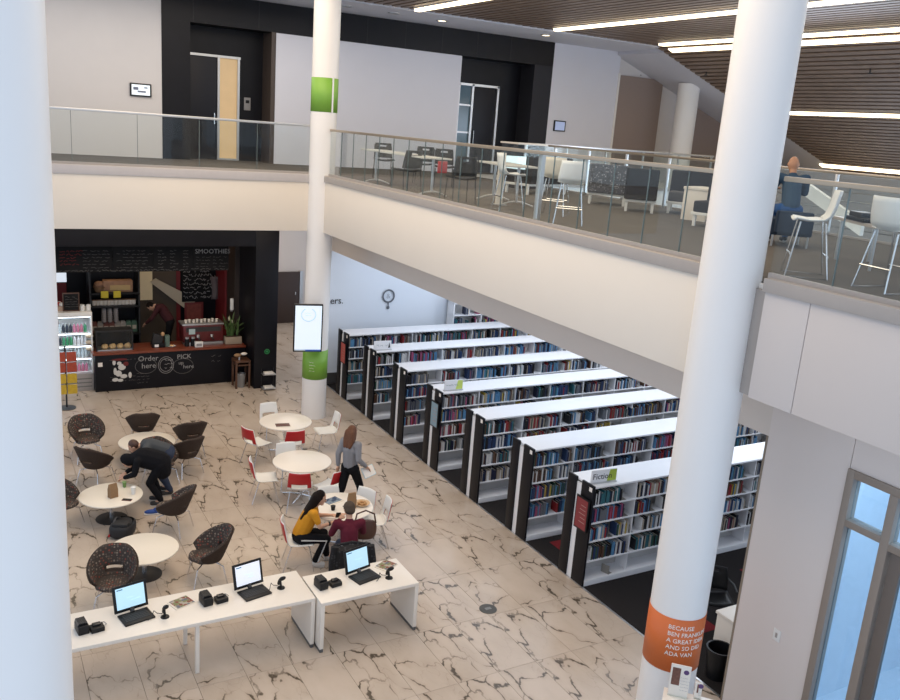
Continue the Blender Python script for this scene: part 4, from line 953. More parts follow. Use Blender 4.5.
            MB().ell(hc + look * .11 + upv * .05, (.07, .06, .012), 12, M=HM).obj('cap_brim', hair, t)
    return t
def stand(h=1.0, fem=True):
    s_ = .165 if fem else .19
    return dict(pelvis=(0, 0, .93), chest=(0, -.01, 1.27), neck=(0, -.01, 1.45), head=(0, .02, 1.585), shl=(-s_, -.01, 1.385), shr=(s_, -.01, 1.385), ell=(-s_ - .05, -.03, 1.12), elr=(s_ + .05, -.03, 1.12), wrl=(-s_ - .06, .08, .9), wrr=(s_ + .06, .08, .9),
                hipl=(-.085, 0, .9), hipr=(.085, 0, .9), knl=(-.09, .02, .49), knr=(.09, .02, .49), anl=(-.09, -.02, .085), anr=(.09, -.02, .085), toel=(-.1, .13, .045), toer=(.1, .13, .045))
greyk = mat('grey_knit', (.24, .24, .255), .85, var=.1, scale=40, bump=.3); blackc = mat('black_cloth', (.006, .006, .008), .9, var=.2, scale=20); yellow = mat('mustard_cloth', (.62, .27, .02), .8, var=.08, scale=20)
maroon = mat('maroon_cloth', (.10, .012, .025), .85, var=.2, scale=20); dgrey = mat('dark_grey_cloth', (.07, .075, .08), .85); denim = mat('dark_denim', (.03, .04, .07), .85, var=.2, scale=30); shoeW = mat('white_shoe', (.6, .58, .56), .6); shoeB = mat('blue_shoe', (.02, .07, .3), .6); shoeK = mat('black_shoe', (.015, .015, .016), .5); capm = mat('grey_cap', (.075, .055, .04), .85, var=.2, scale=30)
# walking woman (seen from behind, walking away towards the shelves)
J = stand(); J.update(knl=(-.09, -.10, .5), anl=(-.09, -.34, .14), toel=(-.09, -.25, .045), knr=(.09, .20, .50), anr=(.09, .26, .09), toer=(.1, .41, .045), wrr=(.25, .14, .95), elr=(.22, -.05, 1.12), wrl=(-.2, -.1, .92), ell=(-.21, -.10, 1.14))
p = atz(348, 513, 0)
wk = person('person with long auburn hair walking past the white tables holding papers', (p.x, p.y, 0), R_(-62), J, greyk, blackc, shoeK, hairr, skin, 'long')
t = thing('paper_folder', 'pale blue folder held by the walking person', 'folder', (0, 0, 0)); M = Matrix.Translation((p.x, p.y, 0)) @ Matrix.Rotation(R_(-62), 4, 'Z'); q = M @ Vector((.27, .2, .84)); t.location = q; t.rotation_euler = (R_(15), R_(55), R_(-62))
MB().bbox(-.10, .10, -.13, .13, -.006, .006, .003).obj('cover', mat('folder_blue', (.42, .60, .66), .6), t); MB().box(-.09, .09, -.12, .12, .006, .008).obj('sheet', whitel, t)
# seated
def sit(lean=.0, fem=True):
    s_ = .165 if fem else .19
    return dict(pelvis=(0, 0, .53), chest=(0, .06 + lean, .87), neck=(0, .09 + lean * 1.5, 1.04), head=(0, .14 + lean * 1.7, 1.17), shl=(-s_, .07 + lean * 1.4, .98), shr=(s_, .07 + lean * 1.4, .98), ell=(-s_ - .05, .20 + lean, .77), elr=(s_ + .05, .20 + lean, .77), wrl=(-.13, .42 + lean, .80), wrr=(.13, .42 + lean, .80),
                hipl=(-.09, .03, .52), hipr=(.09, .03, .52), knl=(-.1, .43, .50), knr=(.1, .43, .50), anl=(-.1, .45, .09), anr=(.1, .40, .09), toel=(-.1, .59, .045), toer=(.1, .54, .045))
J = sit(.10); J['look'] = Vector((.1, 1, -.35)); J.update(knl=(-.12, .40, .50), anl=(-.12, .46, .09), toel=(-.1, .60, .045), anr=(.08, .25, .10), toer=(.08, .38, .05))
ya = cG.rotation_euler.z
yw = person('person with long dark hair in a mustard top seated at the white table', (cG.location.x, cG.location.y, 0), ya, J, yellow, blackc, shoeW, hairb, skin, 'long', 'short')
for s_ in (-1, 1): MB().path([(s_ * .185, .02, .53), (s_ * .195, .42, .51), (s_ * .185, .46, .12) if s_ < 0 else (s_ * .17, .30, .14)], .012, 6).obj('trouser_stripe', mat('stripe_white', (.55, .55, .55), .7), yw)
wb_ = Vector((.13, .52, .80)); MB().path([(.155, .44, .79), (.15, .47, .79)], .034, 12).obj('wristband', blackp, yw)
J = sit(.06, False); J['look'] = Vector((-.25, 1, -.5)); J.update(wrl=(-.12, .40, .92), ell=(-.26, .22, .78))
mp = cM.rotation_euler.z
mw = person('person in a maroon top and grey cap seated with a phone', (cM.location.x, cM.location.y, 0), mp, J, maroon, denim, shoeK, capm, skin, 'cap', fem=False)
M = Matrix.Translation(cM.location) @ Matrix.Rotation(mp, 4, 'Z')
t = thing('phone', 'lit phone held up by the person in maroon', 'phone', M @ Vector((-.13, .50, .95))); t.rotation_euler = (R_(-55), 0, mp)
MB().bbox(-.038, .038, -.075, .075, -.005, .005, .003).obj('body', blackp, t); MB().box(-.034, .034, -.07, .07, .005, .007).obj('screen', scrw, t)
# plaid coat draped over the chair back
t = thing('draped_coat', 'dark plaid coat draped over the chair back of the person in maroon', 'coat', cM.location, mp)
def coat(u, v):
    a = (u - .5); x = a * .56; d = 1 - (2 * a) ** 2 * .3; wv = .02 * math.sin(u * 19) * (1 - v)
    return (x * (1 + .08 * (1 - v)), -.31 - .04 * d + .1 * (v > .93) - wv - .06 * (1 - v), .24 + .64 * v - .05 * abs(a) * 2)
MB().grid(coat, 26, 16).obj('cloth', plaid, t, solid=.03)
for s_ in (-1, 1): MB().path([(s_ * .27, -.33, .84), (s_ * .31, -.36, .6), (s_ * .30, -.38, .26)], .055, 10, r2=.045).obj('sleeve', plaid, t)

# bending pair at the cream table -----------------------------------
def bend(fem=False):
    return dict(pelvis=(0, -.10, .92), chest=(0, .24, 1.10), neck=(0, .40, 1.17), head=(0, .53, 1.20), look=(0, .6, -.8), shl=(-.18, .32, 1.12), shr=(.18, .32, 1.12), ell=(-.2, .40, .88), elr=(.2, .42, .88), wrl=(-.12, .58, .82), wrr=(.12, .60, .82),
                hipl=(-.09, -.1, .89), hipr=(.09, -.1, .89), knl=(-.1, -.04, .48), knr=(.1, -.02, .48), anl=(-.1, -.14, .085), anr=(.11, -.10, .085), toel=(-.11, .02, .045), toer=(.13, .06, .045))
JB = bend(); JB.update(pelvis=(0, -.12, .80), chest=(0, .17, .89), neck=(0, .33, .87), head=(0, .44, .82), shl=(-.18, .25, .88), shr=(.18, .25, .88), ell=(-.23, .30, .66), elr=(.23, .32, .64), wrl=(-.12, .48, .56), wrr=(.12, .48, .56), look=(0, .5, -.85), hipl=(-.1, -.12, .77), hipr=(.1, -.12, .77), knl=(-.11, .06, .44), knr=(.12, .02, .44)); p = atz(154, 503, 0)
person('person in a black hooded coat bending over the cream table', (p.x, p.y, 0), R_(74), JB, blackc, blackc, shoeK, blackc, skin, 'hood', extra='coat', fem=False)
J = bend(); J.update(pelvis=(0, -.1, .84), chest=(0, .22, .96), neck=(0, .38, .97), head=(0, .50, .96), shl=(-.18, .30, .95), shr=(.18, .30, .95), ell=(-.2, .36, .74), elr=(.2, .38, .74), wrl=(-.1, .5, .68), wrr=(.1, .5, .68), hipl=(-.1, -.1, .80), hipr=(.1, -.1, .80), knl=(-.11, .06, .44), knr=(.11, .04, .44)); J['look'] = Vector((0, .8, -.5))
p2 = atz(163, 493, 0)
person('person with short brown hair in a grey jacket bending behind the hooded figure', (p2.x, p2.y, 0), R_(80), J, dgrey, denim, shoeK, mat('hair_brown', (.07, .03, .018), .5, var=.3, scale=40), skin, 'short', fem=False)
t = thing('shoe', 'blue and white shoe on the floor by the plain tub chair', 'shoe', atz(152, 514, 0), R_(80)); 
MB().ell((0, .0, .045), (.045, .13, .045), 14).ell((0, -.07, .07), (.04, .055, .05), 12).obj('upper', shoeB, t); MB().bbox(-.048, .048, -.135, .135, 0, .025, .012).obj('sole', shoeW, t)

# ================================================================== CAFE
# counter
cA = aty(98, 392, 21.8)
t = thing('cafe_counter', 'black chalkboard-fronted cafe counter with a red wood top', 'counter', (2.62, 21.8, 0)); CL = 6.36 - 2.62
MB().bbox(0, CL, 0, .72, 0, .95, .008).obj('front', black, t); MB().bbox(-.05, CL, -.06, .80, .95, 1.0, .008).obj('worktop', redwood, t); MB().box(0, CL, .02, .70, -.0, .05).obj('plinth', blackm, t)
ctr = t
def ctext(txt, px, py, size, mt=chalk, Y=21.79, par=ctr):
    p = aty(px, py, Y); return textobj(txt, size, mt, Matrix.Translation(p - Vector(par.location)) @ FRONT, par, 'chalk_lettering', .0015)
ctext('Order', 138, 361.5, .19); ctext('here', 141.5, 368.5, .19); ctext('PICK', 177, 359, .17); ctext('up', 178.5, 364.5, .13); ctext('here', 183, 368.5, .15)
def chalkobj(fn, par=ctr, mt=chalkd):
    mb = MB(); fn(mb); o = mb.obj('chalk_drawing', mt, par); o.location = -Vector(par.location); return o
def ringpx(mb, px, py, rx, rz_, Y=21.79, r=.006):
    c = aty(px, py, Y); mb.path([(c.x + rx * math.cos(a * PI / 10), Y, c.z + rz_ * math.sin(a * PI / 10)) for a in range(21)], r, 4)
chalkobj(lambda mb: (ringpx(mb, 166, 365, .19, .22), ringpx(mb, 166, 365, .15, .17), [squiggle(mb, aty(161, 0, 21.79).x, aty(171, 0, 21.79).x, aty(166, y, 21.79).z, 21.79, .04, .05, .2, .006) for y in (360, 364, 368)]), mt=chalk)
chalkobj(lambda mb: (ringpx(mb, 146, 366, .26, .20), ringpx(mb, 183, 366, .26, .20), [squiggle(mb, aty(100, 0, 21.79).x, aty(128, 0, 21.79).x, aty(105, y, 21.79).z, 21.79, .02, .04, .3, .004) for y in (361, 378, 382)], [squiggle(mb, aty(130, 0, 21.79).x, aty(142, 0, 21.79).x, aty(135, y, 21.79).z, 21.79, .02, .04, .3, .004) for y in (374, 377, 380, 383)], [squiggle(mb, aty(213, 0, 21.79).x, aty(222, 0, 21.79).x, aty(215, y, 21.79).z, 21.79, .05, .05, .3, .005) for y in (356, 361)]))
def cow(mb):
    c = aty(119.5, 372, 21.78)
    for dx, dz, rx, rz_ in ((-.12, .25, .05, .09), (.06, .12, .12, .10), (.0, .22, .07, .06), (-.02, -.04, .10, .10), (.10, -.12, .11, .07), (-.10, -.20, .10, .06), (.02, -.22, .09, .05), (-.10, .02, .05, .12)): mb.ell((c.x + dx, 21.79, c.z + dz), (rx * .8, .006, rz_ * .8), 10)
    mb.ell((c.x + .25, 21.79, c.z - .1), (.04, .006, .08), 8)
chalkobj(cow, mt=mat('chalk_solid', (.6, .58, .55), .9)); 
def cowred(mb):
    c = aty(119.5, 362, 21.78); mb.ell((c.x, 21.785, c.z + .06), (.2, .004, .03), 10).ell((c.x + .15, 21.785, c.z - .06), (.07, .004, .06), 10)
chalkobj(cowred, mt=chalkr)
MB().box(aty(98, 365, 21.79).x - 2.62, aty(102.5, 365, 21.79).x - 2.62, -.012, 0, aty(98, 367, 21.79).z, aty(98, 363, 21.79).z).obj('price_card', lpt, ctr)
# chalkboard menu: four boards hung under the header
ZM0, ZM1 = aty(150, 271.5, 21.9).z, aty(150, 246, 21.9).z
bx = [aty(x, 258, 21.9).x for x in (52, 112.5, 153, 193, 229)]
names = ('first chalkboard menu panel, with the red-chalked corner', 'chalkboard menu panel next to the red-chalked one', 'chalkboard menu panel with three price columns', 'chalkboard menu panel headed SMOOTHIES')
for i in range(4):
    t = thing('menu_board', names[i], 'menu board', (bx[i], 21.9, ZM0), 0, 'chalkboard menu panels over the cafe counter'); wd = bx[i + 1] - bx[i]; ht = ZM1 - ZM0
    MB().bbox(.01, wd - .01, 0, .03, 0, ht, .005).obj('board', mat('chalkboard', (.010, .010, .011), .75, var=.4, scale=4, spec=.2), t)
    MB().path([(.1, .015, ht), (.1, .015, ht + .8)], .006, 6).obj('hanger', blackm, t); MB().path([(wd - .1, .015, ht), (wd - .1, .015, ht + .8)], .006, 6).obj('hanger', blackm, t)
    mb = MB(); rr = random.Random(i + 5)
    for k in range(6):
        z = ht * (.82 - k * .13)
        if i == 3 and k < 2: continue
        if i == 0: squiggle(mb, wd * .5, wd * .93, z, -.004, .03, .05, .3, .005, rr)
        elif i == 1: squiggle(mb, wd * (.1 if k % 2 else .25), wd * (.9 if k % 2 else .75), z, -.004, .03, .05, .35, .005, rr)
        elif i == 2:
            for c_ in (.12, .42, .75): squiggle(mb, wd * c_, wd * (c_ + .12), z, -.004, .035, .05, .1, .006, rr)
        else:
            for c_ in (.08, .55): squiggle(mb, wd * c_, wd * (c_ + .33), z, -.004, .03, .05, .3, .004, rr)
    squiggle(mb, wd * .03, wd * .97, ht * .06, -.004, .05, .06, .2, .007, rr)
    mb.obj('chalk_writing', chalkd, t)
    if i == 0:
        mb = MB(); [squiggle(mb, wd * .12, wd * .4, ht * (.8 - k * .12), -.004, .05, .06, .1, .010, rr) for k in range(5)]; mb.obj('chalk_writing', chalkr, t)
    if i == 3: textobj('SMOOTHIES', .165, chalk, Matrix.Translation((.05, -.004, ht * .70)) @ FRONT, t, 'chalk_lettering')
# lower chalkboard in the back
t = thing('specials_board', 'black chalkboard full of white writing behind the espresso machine', 'chalkboard', aty(182, 302, 24.1)); A = aty(182, 302, 24.1); B = aty(212, 268, 24.1); wd = B.x - A.x; ht = B.z - A.z
MB().bbox(0, wd, 0, .04, 0, ht, .005).obj('board', mat('chalkboard', (.022, .022, .024), .7), t); mb = MB(); rr = random.Random(2)
for c_ in (.05, .4, .72):
    for k in range(7): squiggle(mb, wd * c_, wd * (c_ + .22), ht * (.92 - k * .13), -.004, .09, .06, .1, .010, rr)
mb.obj('chalk_writing', chalk, t)
t = thing('poster', 'small dark red poster on the cafe back wall', 'poster', aty(194, 312, 24.1)); MB().bbox(-.26, .26, 0, .02, -.28, .28, .004).obj('sheet', mat('poster_red', (.16, .02, .02), .6), t); MB().box(-.2, .2, -.004, 0, -.22, .22).obj('print', mat('poster_print', (.22, .05, .04), .6, var=.5, scale=12), t)
t = thing('wall_phone', 'white wall telephone at the right side of the cafe', 'telephone', aty(231.5, 304, 22.45)); MB().bbox(-.045, .045, -.06, 0, -.16, .16, .02).obj('handset', whitep, t); MB().bbox(-.03, .03, -.02, 0, -.2, -.14, .005).obj('cradle', mat('grey_plastic', (.28, .27, .27), .5), t)
t = thing('hanging_apron', 'grey cloth hanging beside the cafe chalkboard', 'apron', aty(215, 288, 24.05)); 
MB().grid(lambda u, v: ((u - .5) * .22 + .03 * math.sin(v * 4), .02 * math.sin(u * 9), (v - .5) * .65), 8, 8).obj('cloth', mat('apron_grey', (.16, .13, .13), .9), t, solid=.015); MB().path([(0, 0, .32), (0, .04, .36)], .01, 6).obj('hook', steel, t)
# back shelving
SY = 23.6
t = thing('cafe_shelving', 'black open shelving behind the pastry case', 'shelving', (aty(88, 300, SY).x, SY, 0)); sx0 = t.location.x; sx1 = aty(138, 300, SY).x - sx0
zsv = [aty(110, y, SY).z for y in (290.5, 303.5, 331, 346)]
for z in zsv: MB().bbox(0, sx1, -.35, .25, z - .05, z, .004).obj('shelf', blackp, t)
for x in (0, sx1 - .04): MB().box(x, x + .04, -.33, .25, 0, 3.0).obj('side', blackm, t)
MB().box(0, sx1, .25, .28, 0, 3.0).obj('back_panel', black, t)
for px in (104.5, 117): 
    p = aty(px, 291, SY - .36); q = MB().bbox(-.09, .09, -.006, .006, -.09, .09, .003).obj('price_tag', mat('tag_yellow', (.75, .58, .04), .6), t); q.location = (p.x - sx0, -.37, zsv[0] - .03)
rr = random.Random(11)
def small(name, label, cat, loc, group, fn):
    t = thing(name, label, cat, loc, 0, group); fn(t); return t
whitecup = mat('cup_white', (.72, .66, .58), .5)
def mkcup(t):
    MB().lathe([(.045, 0), (.06, .13), (.055, .13), (.04, .01), (0, .01)], 14, cap=False).obj('body', whitecup, t); MB().lathe([(.063, .125), (.063, .14), (0, .15)], 14, cap=False).obj('lid', mat('cup_lid', (.35, .2, .12), .5), t)
for k in range(12): small('jar', 'small pale jar with a brown lid in the row on the second cafe shelf', 'jar', (sx0 + .12 + k * (sx1 - .25) / 11, SY - .15, zsv[1]), 'jars on the cafe shelf', mkcup)
bagcols = [mat('coffee_bag_%d' % k, c, .5) for k, c in enumerate(((.12, .12, .13), (.06, .13, .09), (.22, .20, .18), (.16, .06, .05), (.30, .28, .26)))]
def mkbag(c):
    def f(t): MB().prism([(-.07, 0), (.07, 0), (.075, .2), (.05, .3), (-.05, .3), (-.075, .2)], -.05, .05).obj('pouch', bagcols[c], t); MB().box(-.05, .05, -.053, -.05, .08, .18).obj('label_patch', mat('label_cream', (.5, .45, .38), .6), t)
    return f
bn = ('charcoal', 'dark green', 'grey brown', 'dark red', 'pale grey')
for k in range(8): c = rr.randrange(5); small('coffee_bag', '%s coffee bag on the third cafe shelf' % bn[c], 'bag', (sx0 + .12 + k * (sx1 - .25) / 7, SY - .12, zsv[2]), '%s coffee bags on the cafe shelf' % bn[c], mkbag(c))
small('gift_basket', 'brown gift basket with a red ribbon on the top cafe shelf', 'basket', (aty(91, 290, SY).x + .2, SY - .1, zsv[0]), None, lambda t: (MB().lathe([(.12, 0), (.17, .14), (.16, .14), (.11, .01), (0, .01)], 16, cap=False).obj('basket', mat('wicker', (.30, .17, .09), .8, var=.4, scale=40), t), MB().ell((0, 0, .18), (.15, .12, .1), 12).obj('contents', mat('gift_brown', (.35, .18, .10), .7, var=.4, scale=20), t), MB().ell((.13, -.06, .12), (.06, .05, .07), 8).obj('ribbon', redp, t)))
small('pastry_box', 'orange-brown carton on the top cafe shelf', 'box', (aty(117, 289, SY).x, SY - .1, zsv[0]), None, lambda t: (MB().bbox(-.36, .36, -.12, .12, 0, .30, .008).obj('carton', mat('carton_brown', (.42, .22, .12), .6, var=.35, scale=9), t), MB().box(-.2, .3, -.124, -.12, .05, .18).obj('print_panel', mat('carton_gold', (.62, .42, .18), .6), t)))
for k, px in enumerate((104, 110, 116)):
    small('cup_dispenser', ('tall cup column next to the cooler side of the cafe shelf', 'tall cup column between two others on the cafe shelf', 'tall cup column nearest the kitchen doorway on the cafe shelf')[k], 'cup stack', (aty(px, 320, SY - .2).x, SY - .2, zsv[2] + .3), 'stacked cup columns in the cafe', lambda t: [MB().lathe([(.055, z_ * .05), (.065, z_ * .05 + .055), (.05, z_ * .05 + .055)], 12, cap=False).obj('cup', mat('cup_grey', (.32, .30, .30), .5), t) for z_ in range(9)])
# drinks cooler
p = aty(57, 385, 22.0); q = aty(92, 312, 22.0); cx0, cx1, ch = 1.15, q.x, q.z
t = thing('drinks_cooler', 'white lit open drinks cooler beside the cafe counter', 'cooler', (cx0, 22.0, 0)); cwid = cx1 - cx0
MB().bbox(0, cwid, .0, .75, 0, .45, .01).obj('base', mat('cooler_grey', (.42, .40, .40), .4, .4), t); 
for z in (.1, .2, .3): MB().box(.05, cwid - .05, -.006, 0, z, z + .03).obj('grille', mat('grille', (.2, .2, .2), .5), t)
MB().bbox(0, cwid, .70, .75, .45, ch, .005).obj('back_panel', whitep, t); MB().bbox(0, cwid, 0.0, .75, ch - .12, ch, .01).obj('canopy', whitep, t)
for x in (0, cwid - .03): MB().bbox(x, x + .03, .02, .75, .45, ch - .1, .004).obj('side_panel', whitep, t)
coolz = [.46, .82, 1.14, 1.46]
for z in coolz: MB().box(.03, cwid - .03, .1, .7, z - .02, z).obj('shelf', shelfw, t)
MB().box(.05, cwid - .05, .05, .09, ch - .135, ch - .12).obj('light_tube', mat('cooler_light', (.75, .88, 1), .4, emit=(.72, .87, 1), estr=9), t)
for z in coolz[1:]: MB().box(.05, cwid - .05, .11, .13, z - .035, z - .02).obj('light_tube', mat('cooler_light', (.75, .88, 1), .4, emit=(.72, .87, 1), estr=9), t)
bc = [('blue', (.03, .12, .5)), ('pale clear', (.55, .65, .7)), ('green', (.06, .3, .15)), ('dark', (.04, .05, .07)), ('white', (.7, .72, .75)), ('pink', (.55, .2, .3))]
bms = []
for n_, c in bc:
    m_ = mat('drink_' + n_.replace(' ', '_'), c, .2)
    bms.append((MB().lathe([(0, 0), (.036, 0), (.036, .14), (.014, .19), (.014, .21), (0, .21)], 12, cap=False).mesh('drink_body', m_), MB().lathe([(0, .21), (.016, .21), (.016, .228), (0, .23)], 10, cap=False).mesh('drink_cap', mat('bottle_cap', (.6, .6, .62), .4))))
for zi, z in enumerate(coolz):
    X = cx0 + .5; k = rr.randrange(6); bi = 0
    while X < cx1 - .08:
        if rr.random() < .25: k = rr.randrange(6)
        bi += 1
        b = thing('drink_bottle', '%s drink bottle on the %s shelf of the lit cooler' % (bc[k][0], ('lowest', 'second lowest', 'second highest', 'highest')[zi]), 'bottle', (X, 22.22, z), 0, '%s drinks on cooler shelf %s' % (bc[k][0], ('one', 'two', 'three', 'four')[zi]))
        inst(bms[k][0], 'body', b, (0, 0, 0)); inst(bms[k][1], 'cap', b, (0, 0, 0)); X += .082
small('counter_chalkboard', 'little framed chalkboard standing on top of the drinks cooler', 'chalkboard', (aty(71, 308, 22.2).x, 22.15, ch), None, lambda t: (MB().bbox(-.19, .19, 0, .03, 0, .46, .006).obj('frame', darkw, t), MB().box(-.165, .165, -.004, 0, .03, .43).obj('slate', mat('chalkboard', (.022, .022, .024), .7), t), [(lambda mb: (squiggle(mb, -.13, .13, .36 - k * .06, -.007, .03, .04, .2, .004), mb.obj('chalk_writing', chalkd, t)))(MB()) for k in range(5)]))
small('snack_basket', 'red and tan snacks heaped on top of the drinks cooler', 'snacks', (aty(60, 312, 22.2).x, 22.3, ch), None, lambda t: (MB().bbox(-.16, .16, -.12, .12, 0, .12, .02).obj('tub', mat('tub_tan', (.45, .32, .24), .6), t), [MB().ell((rr.uniform(-.1, .1), rr.uniform(-.07, .07), .16), (.06, .05, .05), 8).obj('snack', (redp, kraft, whitep)[k % 3], t) for k in range(6)]))
small('cup_stack', 'white paper cups stacked on the corner of the drinks cooler', 'cups', (aty(86, 311, 22.2).x, 22.2, ch), None, lambda t: [MB().lathe([(.045, k * .03), (.055, k * .03 + .06), (.045, k * .03 + .06)], 14, cap=False, c=(dx, 0, 0)).obj('cup', whitep, t) for dx in (-.08, .06) for k in range(4)])
# snack rack
p = atz(67, 408, 0)
t = thing('snack_rack', 'black pole rack of red and yellow snack packets', 'rack', (p.x, p.y, 0)); MB().lathe([(0, 0), (.2, 0), (.2, .015), (.05, .03), (0, .03)], 28, cap=False).obj('base', blackm, t); MB().path([(0, 0, .02), (0, 0, 1.5)], .02, 10).obj('pole', blackm, t)
for k, z in enumerate((1.22, .97, .70, .44)):
    MB().path([(-.2, .0, z + .17), (.25, .0, z + .17)], .008, 6).obj('arm', blackm, t)
    for x in (-.1, .13):
        MB().prism([(x - .1, z - .08), (x + .1, z - .08), (x + .105, z), (x + .1, z + .14), (x - .1, z + .14), (x - .105, z)], -.07, -.02).obj('packet', mat('packet_red', (.38, .06, .03), .4, var=.3, scale=14) if k < 2 else mat('packet_yellow', (.55, .36, .03), .4, var=.3, scale=14), t)
# on the counter
t = thing('pastry_case', 'small glass pastry case on the cafe counter', 'pastry case', (aty(115, 357, 22.0).x, 22.15, 1.0)); 
for sx in (-1, 1): MB().box(sx * .42 - .012, sx * .42 + .012, -.2, .2, 0, .5).obj('side_frame', blackm, t)
MB().bbox(-.43, .43, -.2, .2, .48, .52, .006).obj('top', blackm, t); MB().bbox(-.43, .43, -.2, .2, 0, .03, .006).obj('tray', steel, t); MB().box(-.41, .41, .17, .19, .03, .48).obj('back_panel', blackp, t); MB().box(-.41, .41, -.2, -.19, .03, .48).obj('glass_front', glass, t)
pst = mat('pastry_golden', (.68, .42, .20), .6, var=.3, scale=20)
for k in range(4): o = MB().ell((0, 0, .05), (.085, .09, .06), 12).ell((.02, 0, .09), (.05, .06, .03), 10).obj('pastry', pst, None, loc=(t.location.x - .22 + k * .18, 22.1, 1.03)); tag(o, 'golden pastry roll in the glass pastry case', 'pastry', 'pastries in the glass case')
for k in range(3): o = MB().ell((0, 0, .04), (.1, .08, .05), 12).ell((0, 0, .07), (.06, .05, .03), 8).obj('bread_roll', mat('bread_pale', (.55, .44, .32), .7, var=.2, scale=20), None, loc=(t.location.x - .56, 22.15, 1.0 + k * .16)); tag(o, 'pale bread roll in the stack at the end of the pastry case', 'bread', 'stacked bread rolls'); 
t = thing('espresso_machine', 'red and steel espresso machine on the cafe counter', 'coffee machine', (aty(203, 347, 22.2).x - .02, 22.3, 1.0))
MB().bbox(-.52, .52, -.25, .25, .08, .52, .03).obj('body', mat('machine_red', (.10, .012, .014), .3), t); MB().bbox(-.54, .54, -.22, .28, .52, .56, .008).obj('cup_tray', steel, t); MB().bbox(-.5, .5, -.30, .0, 0, .08, .01).obj('drip_tray', steel, t)
MB().box(-.45, .45, -.256, -.25, .36, .48).obj('front_badge', mat('machine_dark', (.03, .03, .032), .3), t); MB().box(-.38, -.22, -.262, -.256, .30, .44).obj('display', mat('machine_screen', (.4, .5, .5), .4), t)
for x in (-.15, .2): MB().cyl((x, -.3), .05, .22, .30, 14).obj('group_head', chrome, t); 
for x in (-.15, .2): MB().path([(x, -.33, .22), (x, -.50, .20)], .018, 8).obj('portafilter', blackp, t)
for k in range(9): MB().lathe([(.03, 0), (.042, .07), (.036, .07), (0, .01)], 12, c=(-.4 + k * .1, .05 * (k % 2), .56), cap=False).obj('cup', whitecup, t)
t = thing('card_register', 'dark cash register with a lit keypad on the cafe counter', 'cash register', (aty(158, 347, 22.1).x, 22.1, 1.0)); MB().bbox(-.16, .16, -.1, .15, 0, .1, .01).obj('base', blackp, t); MB().prism([(-.15, .1), (.1, .1), (.12, .3), (-.1, .36)], -.03, .1).obj('screen_head', blackm, t); MB().box(-.1, .0, -.104, -.1, .02, .09).obj('keypad', lpt, t); MB().ell((.12, .0, .33), (.05, .05, .06), 10).obj('tip_jar', mat('tip_gold', (.5, .3, .15), .4), t); MB().bbox(.17, .28, -.08, .08, 0, .3, .01).obj('menu_stand', mat('stand_green', (.10, .15, .12), .4), t)
for px, nm in ((171, 'white dish of samples on the counter beside the cash register'),): small('dish', nm, 'dish', (aty(px, 346, 22.1).x, 22.05, 1.0), None, lambda t: (MB().lathe([(.06, 0), (.11, .025), (.1, .025), (0, .008)], 18, cap=False).obj('plate', whitep, t), MB().ell((0, 0, .03), (.06, .05, .02), 8).obj('sample', pst, t)))
for px, lb in ((187, 'small black grinder jar next to the espresso machine'), (193, 'short dark canister next to the espresso machine')): small('canister', lb, 'canister', (aty(px, 349, 22.0).x, 22.0, 1.0), None, lambda t: (MB().cyl((0, 0), .06, 0, .2, 14).obj('body', blackp, t), MB().cyl((0, 0), .05, .2, .24, 14).obj('lid', steel, t)))
small('napkin_box', 'white napkin box in front of the espresso machine', 'napkin box', (aty(198.5, 351, 21.9).x, 21.88, 1.0), None, lambda t: (MB().bbox(-.1, .1, -.06, .06, 0, .14, .01).obj('box', whitep, t), MB().box(-.07, .07, -.065, -.06, .03, .1).obj('slot', mat('grey_plastic', (.28, .27, .27), .5), t)))
# plant
t = thing('potted_plant', 'green strappy plant in a tan pot at the end of the counter', 'plant', (aty(233, 349, 22.0).x, 22.05, 1.0)); MB().bbox(-.22, .22, -.12, .12, 0, .2, .02).obj('pot', mat('pot_tan', (.36, .29, .21), .7), t); MB().box(-.2, .2, -.1, .1, .19, .205).obj('soil', mat('soil', (.04, .025, .018), .9), t)
lf = mat('leaf_green', (.09, .16, .05), .5, var=.4, scale=10)
for k in range(26):
    a = rr.uniform(0, 2 * PI); l = rr.uniform(.4, .75); x0 = rr.uniform(-.15, .15); cu = rr.uniform(.15, .45)
    def leaf(u, v, a=a, l=l, x0=x0, cu=cu):
        s_ = v; wd = .022 * math.sin(PI * min(1, s_ * .9 + .1)); r = cu * s_ ** 1.7; dx, dy = math.cos(a), math.sin(a); o = (u - .5) * 2 * wd
        return (x0 + dx * r - dy * o, dy * r * .7 + dx * o, .2 + l * s_ - .3 * l * s_ ** 3 * cu * 2)
    MB().grid(leaf, 2, 7).obj('leaf', lf, t)
for k in range(3): MB().ell((rr.uniform(-.12, .12), -.05, rr.uniform(.6, .75)), (.02, .02, .05), 8).obj('bud', mat('bud_cream', (.5, .5, .35), .6), t)
